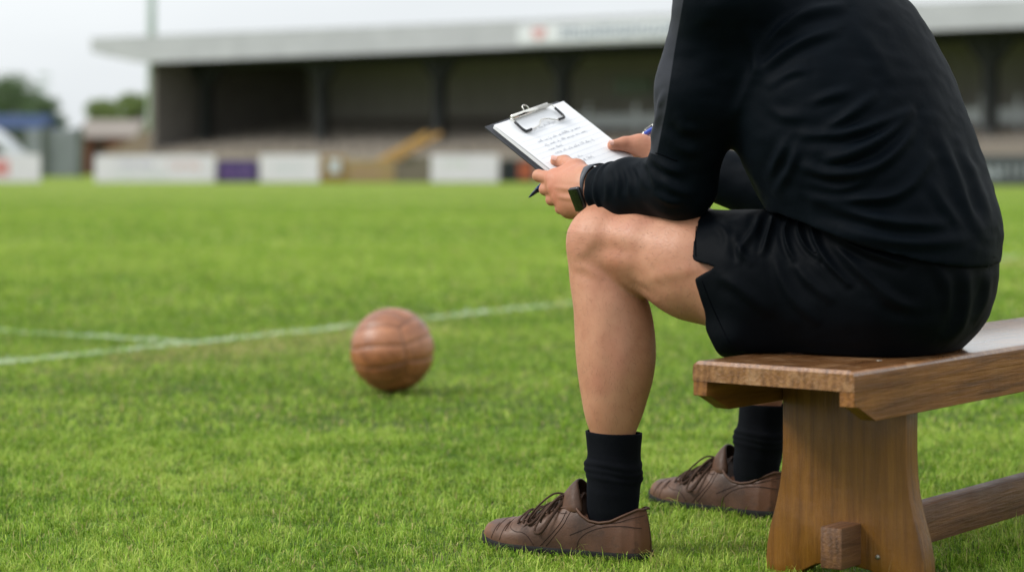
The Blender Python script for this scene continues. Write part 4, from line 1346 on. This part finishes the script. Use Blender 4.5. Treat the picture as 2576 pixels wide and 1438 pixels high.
for k in range(1, 11):
    z_ = .86+.14*k; t_ = -2.2+.94*k; b = MB(); b.box(.8, LEN-.5, t_+.42, t_+.72, z_+.13, z_+.17)
    for q in np.arange(1.2, LEN-1, 2.6): b.box(q, q+.08, t_+.5, t_+.64, z_+.002, z_+.1305)
    b.build('seat_row', seat_cols[k % 2], stand)
b = MB(); b.prism([(-.02,0),(-.02,2.12),(-.35,2.12),(-3.6,1.08),(-3.6,0)], 1.0, 1.3); b.build('parapet', M_brickw, stand)
colb = MB(); colb.box(-.19,.19,-.19,.19,0,4.79); colb.prism([(-.19,3.6),(.19,3.6),(1.15,4.78),(-1.15,4.78)], -.10, .10)
def col_s(u, T):                 # where along the stand a post must stand to be seen at u
    k = (u-CU)/FD
    return (k*(st0[1]+.799*T)-st0[0]-.601*T)/(.799+.601*k)
first = None
for u in (520, 810, 1105, 1415, 1745, 2095, 2490, 2930):
    s_ = col_s(u, 2.2)
    if first is None:
        o = first = colb.build('column', M_dark, stand)
    else:
        o = first.copy(); COL.objects.link(o); o.parent = stand
    o.location = (s_, 2.2, .0)
b = MB(); b.box(.4, LEN, 2.05, 2.35, 4.45, 4.79); b.build('roof_beam', M_dark, stand)
b = MB(); s0, s1 = col_s(1440, 4.6), col_s(2700, 4.6); b.box(s0, s1, 4.5, 4.62, 1.90, 2.42); b.build('barrier_panel', M_pale, stand)
b = MB(); s0, s1 = col_s(1545, 9.1), col_s(1640, 9.1); b.box(s0, s1, 9.05, 9.197, 3.25, 3.95)
gw = Mat('window_green', lin(112,128,104), .3, .5); b.build('window', gw.m, stand)
for u in (1480, 1600, 2250, 2470, 2560):
    s_ = col_s(u, 3.2); b = MB(); b.box(s_-.05, s_+.05, 3.15, 3.25, 1.6, 2.75); b.build('crush_barrier', M_pale, stand)
# lettering on the fascia (too blurred to read in the photograph: crest block and grey strokes)
M_sign = Mat('sign_white', lin(206,208,214), .6, .3).m
sp = MB(); s0, s1 = col_s(1303, -.3), col_s(2050, -.3); sp.box(s0, s1, -.31, -.253, 4.72, 5.36); sign = sp.build('sign_board', M_sign, stand)
sp = MB(); a0, a1 = col_s(1338, -.33), col_s(1372, -.33); am = (a0+a1)/2
sp.prism([(am,4.84),(a1,5.0),(a1,5.25),(a0,5.25),(a0,5.0)], -.33, -.313)
sp.build('crest', Mat('crest_red', lin(196,150,152), .6, .3).m, stand)
sp = MB(); x = col_s(1410, -.33); lr = random.Random(3)
while x < s1-.6:
    w = lr.choice([.26,.3,.34])
    for q in (0, w-.08): sp.box(x+q, x+q+.075, -.33, -.313, 4.86, 5.22)
    yy = lr.choice([4.86, 5.0, 5.145]); sp.box(x+.0755, x+w-.0805, -.33, -.313, yy, yy+.075)
    x += w+.12+(.25 if lr.random() < .12 else 0)
sp.build('lettering', Mat('sign_grey', lin(112,124,146), .6, .3).m, stand)

# yellow staircase in front of the terrace
M_yel = noisy('yellow_paint', lin(160,122,58), lin(176,136,70), 4, .6)
st_l, st_r = col_s(868, -3.1), col_s(1075, -3.1)
sy = thing('staircase', (0,0,0), 'yellow painted staircase climbing the terrace to the right', 'staircase', None, 0)
sy.location = st0+np.array([.799,-.601,0])*st_l-np.array([.601,.799,0])*3.1; sy.rotation_euler = stand.rotation_euler
Ls = st_r-st_l
b = MB(); b.prism([(0,0),(.2,0),(Ls,1.58),(Ls,1.70),(Ls-.12,1.70),(0,.12)], 0, .08); b.build('stringer', M_yel, sy)
b = MB(); b.prism([(0,0),(.2,0),(Ls,1.58),(Ls,1.70),(Ls-.12,1.70),(0,.12)], .70, .78); b.build('stringer', M_yel, sy)
for k in range(9):
    b = MB(); b.box(Ls*k/9+.05, Ls*(k+1)/9, .083, .697, .10+1.5*k/9, .13+1.5*k/9); b.build('step', M_conc, sy)

# ================================================================== ADVERTISING BOARDS
def panel(name_label, u0, u1, v0, v1, Y, col, marks=(), cat='advertising board', frame=True):
    a = P(u0, v1, Y); c_ = P(u1, v0, Y); w = c_[0]-a[0]; h = c_[2]
    t = thing('advertising_board', (a[0], Y, 0), name_label, cat, 'advertising boards along the far touchline')
    b = MB(); b.box(0, w, 0, .04, .03, h); b.build('panel', noisy('board_paint', col, tuple(min(1,x*1.08) for x in col[:3]), 2, .5), t)
    for q in np.linspace(.15, w-.15, max(2, int(w/2.4)+1)):
        b = MB(); b.prism_x([(.043,0),(.45,0),(.043,h*.8)], q-.03, q+.03); b.build('bracket', M_dark, t)
    for (n_, f0, f1, g0, g1, cc_) in marks:
        b = MB()
        if n_ == 'lettering':
            x = f0*w
            while x < f1*w-.05:
                lw = lr.uniform(.12,.2); b.box(x, x+.05, -.008, -.002, g0*h, g1*h); b.box(x+.0505, x+lw, -.008, -.002, g0*h+lr.choice([0,.5])*(g1-g0)*h, g0*h+(g1-g0)*h*.5+.02); x += lw+.06
        else: b.box(f0*w, f1*w, -.008, -.002, g0*h, g1*h)
        b.build(n_, Mat('board_mark', cc_, .5, .3).m, t)
    return t
W_ = lin(224,217,231)
panel('white board with a pink patch at the far left edge', -160, 101, 388, 462, 70, W_, [('logo', .30, .70, .25, .80, lin(214,140,144))])
panel('long white board with faint purple and pink lettering, left of the purple board', 238, 541, 391, 462, 70, W_, [('lettering', .2, .45, .6, .78, lin(180,174,205)), ('lettering', .62, .86, .5, .8, lin(222,184,190)), ('lettering', .15, .6, .2, .36, lin(196,206,206))])
panel('purple board with violet lettering between two white boards', 547, 648, 403, 456, 70.3, lin(76,58,116), [('lettering', .08, .46, .2, .75, lin(124,92,152)), ('lettering', .6, .92, .2, .8, lin(122,96,150))])
panel('plain white board between the purple board and the yellow gate', 654, 804, 389, 463, 69.8, W_, [('lettering', .25, .7, .42, .6, lin(200,208,218))])
panel('plain white board right of the yellow staircase', 1084, 1254, 389, 463, 69.8, W_, [('lettering', .2, .5, .6, .8, lin(205,214,206))])
panel('black board with an orange red end beside the white board', 1260, 1345, 402, 450, 70.3, lin(30,36,42), [('logo', .52, .92, .15, .9, lin(176,92,66))])
panel('dark grey board with pale lettering behind the seated person, at the right edge', 2360, 2760, 389, 446, 57, lin(74,76,82), [('lettering', .04, .96, .3, .72, lin(170,174,184))])
panel('grey board hidden low behind the seated person', 1700, 2340, 391, 452, 58.6, lin(92,94,98))
panel('faded yellow board at the foot of the staircase, right of the yellow gate', 872, 992, 404, 455, 70.3, lin(158,132,96), [('lettering', .15, .6, .3, .6, lin(170,140,128))])
# yellow gate
g0 = P(807, 460, 70.6); g1 = P(868, 392, 70.6)
t = thing('gate', (g0[0], 70.6, 0), 'yellow gate with a white square plate, left of the staircase', 'gate')
w = g1[0]-g0[0]; h = g1[2]
b = MB(); b.box(0,.1,0,.06,0,h); b.box(w-.1,w,0,.06,0,h); b.box(.1003,w-.1003,.003,.057,h-.12,h); b.box(.1003,w-.1003,.003,.057,.06,.22); b.build('gate_frame', M_yel, t)
b = MB(); b.box(.1,w-.1,.062,.09,.1,h-.02); b.build('gate_panel', noisy('gate_yellow', lin(170,140,84), lin(182,150,92), 3, .6), t)
b = MB(); b.box(w*.32,w*.82,-.02,-.003,h*.32,h*.9); b.build('plate', M_sign, t)
# low wall of the terrace behind the boards
wl0 = P(545, 0, 71.5)[0]
b = MB(); b.box(wl0, P(1345,0,71.5)[0], 70.9, 71.05, 0, .62)
o = b.build('perimeter_wall', noisy('wall_grey', lin(120,110,98), lin(134,124,112), 2, .9)); tag(o, 'low grey brown wall behind the boards in front of the terrace', 'wall')

# ================================================================== LEFT SIDE BEYOND THE PITCH
M_corr = noisy('corrugated_grey', lin(138,142,150), lin(150,154,162), 1, .6)
fx0, fx1 = -34.0, P(200, 0, 100)[0]
fence = thing('corrugated_fence', (fx0, 100, 0), 'tall grey corrugated metal fence with dark posts behind the pitch corner', 'fence')
b = MB(); n = int((fx1-fx0)/.16)
prof = []
for i in range(n+1): prof.append((fx0+i*.16-fx0, .05 if i % 2 else 0.0))
vs = [(x, y, 0.02) for x, y in prof]+[(x, y, 2.25) for x, y in prof]
vs += [(x, y+.02, 0.02) for x, y in prof]+[(x, y+.02, 2.25) for x, y in prof]; m_ = len(prof)
fs = []
for i in range(m_-1):
    fs += [(i,i+1,m_+i+1,m_+i), (2*m_+i+1,2*m_+i,3*m_+i,3*m_+i+1), (m_+i,m_+i+1,3*m_+i+1,3*m_+i)]
b.add(vs, fs); b.build('sheet', M_corr, fence)
for u in (114, -60, 203):
    x = P(u,0,99.9)[0]-fx0; b = MB(); b.box(x-.13, x+.13, -.24, -.02, 0, 2.35); b.build('post', noisy('post_green', lin(84,92,88), lin(96,102,96), 2, .7), fence)
bx0, bx1 = P(206, 0, 118)[0], P(330, 0, 118)[0]
bb = thing('brick_building', (bx0, 118, 0), 'low red brick building with pale roof between the fence and the grandstand', 'building')
mb = Mat('brick_red', lin(124,66,50), .9, .2); br = mb.node('ShaderNodeTexBrick'); br.inputs['Scale'].default_value = 2.0
br.inputs['Color1'].default_value = lin(120,62,46); br.inputs['Color2'].default_value = lin(134,74,56); br.inputs['Mortar'].default_value = lin(128,100,84)
mb.link(mb.coord(rot=(math.pi/2,0,0)), br.inputs['Vector']); mb.color(br.outputs['Color'])
w = bx1-bx0
b = MB(); b.box(0, w, 0, 5, 0, 2.08); b.build('wall', mb.m, bb)
b = MB(); b.prism_x([(-.4,2.083),(5.4,2.083),(2.5,3.1)], -.3, w+.3); b.build('roof', noisy('roof_pale', lin(126,118,110), lin(138,130,122), 2, .8), bb)
b = MB(); b.box(.5, 1.4, -.05, -.003, .05, 1.9); b.build('door', noisy('door_dark', lin(66,50,44), lin(74,56,48), 3, .7), bb)
# blue shed behind the fence
sx0, sx1 = P(-120, 0, 116)[0], P(98, 0, 116)[0]
bs = thing('shed', (sx0, 116, 0), 'shed with a blue roof showing above the grey fence at the left', 'shed')
b = MB(); b.box(0, sx1-sx0, 0, 5, 0, 2.5); b.build('wall', noisy('shed_grey', lin(120,130,140), lin(130,140,150), 2, .8), bs)
b = MB(); b.prism_x([(-.35,2.503),(5.35,2.503),(2.5,3.35)], -.2, sx1-sx0+.2); b.build('roof', noisy('shed_blue', lin(28,50,86), lin(36,60,96), 2, .8), bs)
# dugout at the left edge
dx0, dx1 = P(-190, 0, 72)[0], P(36, 0, 72)[0]
dg = thing('dugout', (dx0, 72, 0), 'white curved team dugout cut by the left edge behind the white board', 'dugout')
w = dx1-dx0; sh = MB(); arc = []
for k in range(13):
    a = math.pi*.06+k/12*math.pi*.62
    arc.append((w-1.15*(1-math.cos(a))*1.0, .55+1.25*math.sin(a)*1.0))
arc = [(w-.02, .55),(w+.02,.80),(w-.12,1.02),(w-.38,1.32),(w-.70,1.60),(w-1.05,1.82),(w-1.5,1.95),(w-2.2,2.0),(0,2.0)]
inner = [(x-.12, z-.14) for x, z in arc[:-1]]+[(0,1.86)]
sh.prism([p for p in arc]+inner[::-1], 0, 2.4); sh.build('shell', noisy('dugout_white', lin(206,208,214), lin(216,218,222), 2, .5), dg)
b = MB(); b.box(0, w-.14, 2.2, 2.3, 0, 1.85); b.build('back_panel', noisy('dugout_green', lin(58,68,50), lin(66,76,58), 2, .8), dg)
b = MB(); b.box(0, w-.5, 1.3, 1.7, .38, .44); b.build('bench_seat', M_dark, dg)
for q in (.4, w-.75):
    b = MB(); b.box(q, q+.06, 1.45, 1.55, 0, .378); b.build('bench_leg', M_dark, dg)

# masts
M_mast = noisy('mast_galvanised', lin(176,188,190), lin(188,198,200), 1, .5)
def mast(u, Y, w, h, label, k=1.0):
    x = P(u,0,Y)[0]
    t = thing('floodlight_mast', (x, Y, 0), label, 'floodlight', 'floodlight masts behind the stand')
    b = MB(); b.tube([(0,0,0),(0,0,h*.5),(0,0,h)], [w/2*1.12,w/2*1.04,w/2*.8], 16); b.build('pole', M_mast, t, smooth=True)
    for z in (h+.002, h+.9):
        b = MB(); b.box(-1.6*k,1.6*k,-.1*k,.1*k,z,z+.15*k); b.build('crossarm', M_mast, t)
    for i in range(4):
        for z in (h+.2, h+1.08):
            b = MB(); b.box((-1.45+i*.8)*k,(-1.45+i*.8+.55)*k,-.5,-.103*k,z,z+.5*k); b.build('lamp', M_mast, t)
mast(381, 99, .40, 17.0, 'thick pale floodlight mast rising behind the left end of the grandstand roof')
mast(112, 190, .30, 7.4, 'thin far floodlight mast in the gap between the trees', .35)

# ================================================================== TREES
def leaf_mat(name, a, b_, c_):
    m = Mat(name, a, .6, .3); oi = m.coord(); m.color(m.ramp(m.noise(oi, .9, 4, .65), [(.3,a),(.5,b_),(.72,c_)]))
    tr = m.node('ShaderNodeBsdfTranslucent'); tr.inputs['Color'].default_value = tuple(b_)+(1,)
    mx = m.node('ShaderNodeMixShader'); mx.inputs[0].default_value = .25
    m.link(m.b.outputs[0], mx.inputs[1]); m.link(tr.outputs[0], mx.inputs[2]); m.link(mx.outputs[0], m.nt.nodes['Material Output'].inputs['Surface'])
    return m.m
M_bark = noisy('bark', (.05,.04,.03), (.09,.07,.05), 6, .9)
M_leafd = leaf_mat('leaves_dark', (.080,.135,.062), (.120,.18,.085), (.16,.22,.10))
M_leafl = leaf_mat('leaves_light', (.125,.185,.050), (.18,.245,.075), (.24,.29,.105))
def tree(x, y, h, cr, label, mat, seed, n=5200, group='trees beyond the fence'):
    r = np.random.default_rng(seed)
    t = thing('tree', (x, y, 0), label, 'tree', group)
    tb = MB(); tb.tube([(0,0,-.05),(.05,0,h*.25),(-.03,.05,h*.5),(.05,0,h*.72)], [h*.035,h*.026,h*.018,h*.008], 10)
    cl = []
    for k in range(16):
        a = r.uniform(0, 2*math.pi); rad = cr*r.uniform(.15,.78); z = h*r.uniform(.42,.88)
        rad *= math.sqrt(max(.1, 1-((z/h-.6)/.42)**2))
        c = np.array([math.cos(a)*rad, math.sin(a)*rad, z]); cl.append((c, cr*r.uniform(.28,.48)))
        tb.tube([(0,0,z*.55),tuple(c*.5+np.array([0,0,z*.32])),tuple(c)], [h*.012,h*.008,h*.003], 6)
    cl.append((np.array([0,0,h*.82]), cr*.4))
    tb.build('trunk', M_bark, t, smooth=True)
    idx = r.integers(0, len(cl), n)
    C_ = np.array([cl[i][0] for i in idx]); S_ = np.array([cl[i][1] for i in idx])
    d = r.normal(0,1,(n,3)); d /= np.linalg.norm(d,axis=1)[:,None]
    p = C_+d*(S_*r.random(n)**.42)[:,None]*np.array([1,1,.8])
    s = r.uniform(.10,.22,n)*h/9
    a1 = r.normal(0,1,(n,3)); a1 /= np.linalg.norm(a1,axis=1)[:,None]; a2 = np.cross(a1, d); a2 /= np.linalg.norm(a2,axis=1)[:,None]+1e-6
    vv = np.stack([p-a1*s[:,None], p-a2*s[:,None]*.55, p+a1*s[:,None], p+a2*s[:,None]*.55],1).reshape(-1,3)
    mesh_obj('crown', vv, np.arange(4*n).reshape(n,4), mat, t, False, False)
tree(-31.2, 132, 6.6, 2.8, 'dark green tree at the left edge, tallest above the blue roofed shed', M_leafd, 1)
tree(-28.6, 130, 5.2, 1.8, 'dark green tree right of the tallest one, above the fence', M_leafd, 2)
tree(-24.4, 128, 5.0, 1.6, 'light green tree nearest the grandstand end post', M_leafl, 3)
tree(-22.9, 131, 5.3, 1.6, 'light green tree half hidden by the grandstand end post', M_leafl, 4)
tree(-26.6, 140, 3.5, 1.4, 'small low bushy tree in the gap above the fence', M_leafl, 5, 3000)
tree(-35.5, 134, 6.2, 2.8, 'dark green tree cut by the left edge of the picture', M_leafd, 6)

# ================================================================== LIGHT, SKY, CAMERA
W = bpy.data.worlds.new('World'); scene.world = W; W.use_nodes = True
nt = W.node_tree; bg = nt.nodes['Background']
SUN_EL, SUN_AZ = math.radians(40), math.radians(-97)      # azimuth measured from +y towards +x
sky = nt.nodes.new('ShaderNodeTexSky'); sky.sky_type = 'NISHITA'; sky.sun_disc = False
sky.sun_elevation = SUN_EL; sky.sun_rotation = SUN_AZ; sky.dust_density = 4.0; sky.air_density = 1.2
hs = nt.nodes.new('ShaderNodeHueSaturation'); hs.inputs['Saturation'].default_value = .25; nt.links.new(sky.outputs[0], hs.inputs['Color'])
tc = nt.nodes.new('ShaderNodeTexCoord'); sp_ = nt.nodes.new('ShaderNodeSeparateXYZ'); nt.links.new(tc.outputs['Generated'], sp_.inputs[0])
rp = nt.nodes.new('ShaderNodeValToRGB'); nt.links.new(sp_.outputs['Z'], rp.inputs['Fac'])       # overcast deck: brighter overhead
el = rp.color_ramp.elements; el[0].position = 0.0; el[0].color = (9.4,9.8,10.0,1); el[1].position = 1.0; el[1].color = (15.5,16.2,16.8,1)
nz = nt.nodes.new('ShaderNodeTexNoise'); nz.inputs['Scale'].default_value = 2.4; nz.inputs['Detail'].default_value = 4
mpn = nt.nodes.new('ShaderNodeMapping'); mpn.inputs['Scale'].default_value = (1,1,3.5); nt.links.new(tc.outputs['Generated'], mpn.inputs[0]); nt.links.new(mpn.outputs[0], nz.inputs['Vector'])
cr_ = nt.nodes.new('ShaderNodeValToRGB'); nt.links.new(nz.outputs['Fac'], cr_.inputs['Fac'])
cr_.color_ramp.elements[0].position = .3; cr_.color_ramp.elements[0].color = (.90,.91,.92,1); cr_.color_ramp.elements[1].position = .65; cr_.color_ramp.elements[1].color = (1.06,1.06,1.06,1)
mu = nt.nodes.new('ShaderNodeMix'); mu.data_type = 'RGBA'; mu.blend_type = 'MULTIPLY'; mu.inputs[0].default_value = 1
nt.links.new(rp.outputs[0], mu.inputs[6]); nt.links.new(cr_.outputs[0], mu.inputs[7])
mi = nt.nodes.new('ShaderNodeMix'); mi.data_type = 'RGBA'; mi.inputs[0].default_value = .88
nt.links.new(hs.outputs[0], mi.inputs[6]); nt.links.new(mu.outputs[2], mi.inputs[7])
nt.links.new(mi.outputs[2], bg.inputs['Color']); bg.inputs['Strength'].default_value = .1
sl = bpy.data.lights.new('sun', 'SUN'); sl.energy = 2.7; sl.angle = math.radians(22); sl.color = (1,.965,.91)
so = bpy.data.objects.new('sun', sl); COL.objects.link(so)
sd_ = Vector((math.sin(SUN_AZ)*math.cos(SUN_EL), math.cos(SUN_AZ)*math.cos(SUN_EL), math.sin(SUN_EL)))
so.rotation_euler = sd_.to_track_quat('Z', 'Y').to_euler(); so.location = sd_*60

cam = bpy.data.cameras.new('camera'); co = bpy.data.objects.new('camera', cam); COL.objects.link(co)
co.location = (0, 0, HC); co.rotation_euler = (math.pi/2, 0, 0)
cam.sensor_width = 36.0; cam.lens = 36.0*FD/2576; cam.shift_y = -(719-412)/2576
cam.clip_start = .05; cam.clip_end = 2000
cam.dof.use_dof = True; cam.dof.focus_distance = 3.38; cam.dof.aperture_fstop = 3.1; cam.dof.aperture_blades = 0
scene.camera = co
vs_ = scene.view_settings; vs_.view_transform = 'Standard'; vs_.look = 'None'; vs_.exposure = 0; vs_.gamma = 1
scene.cycles.max_bounces = 6
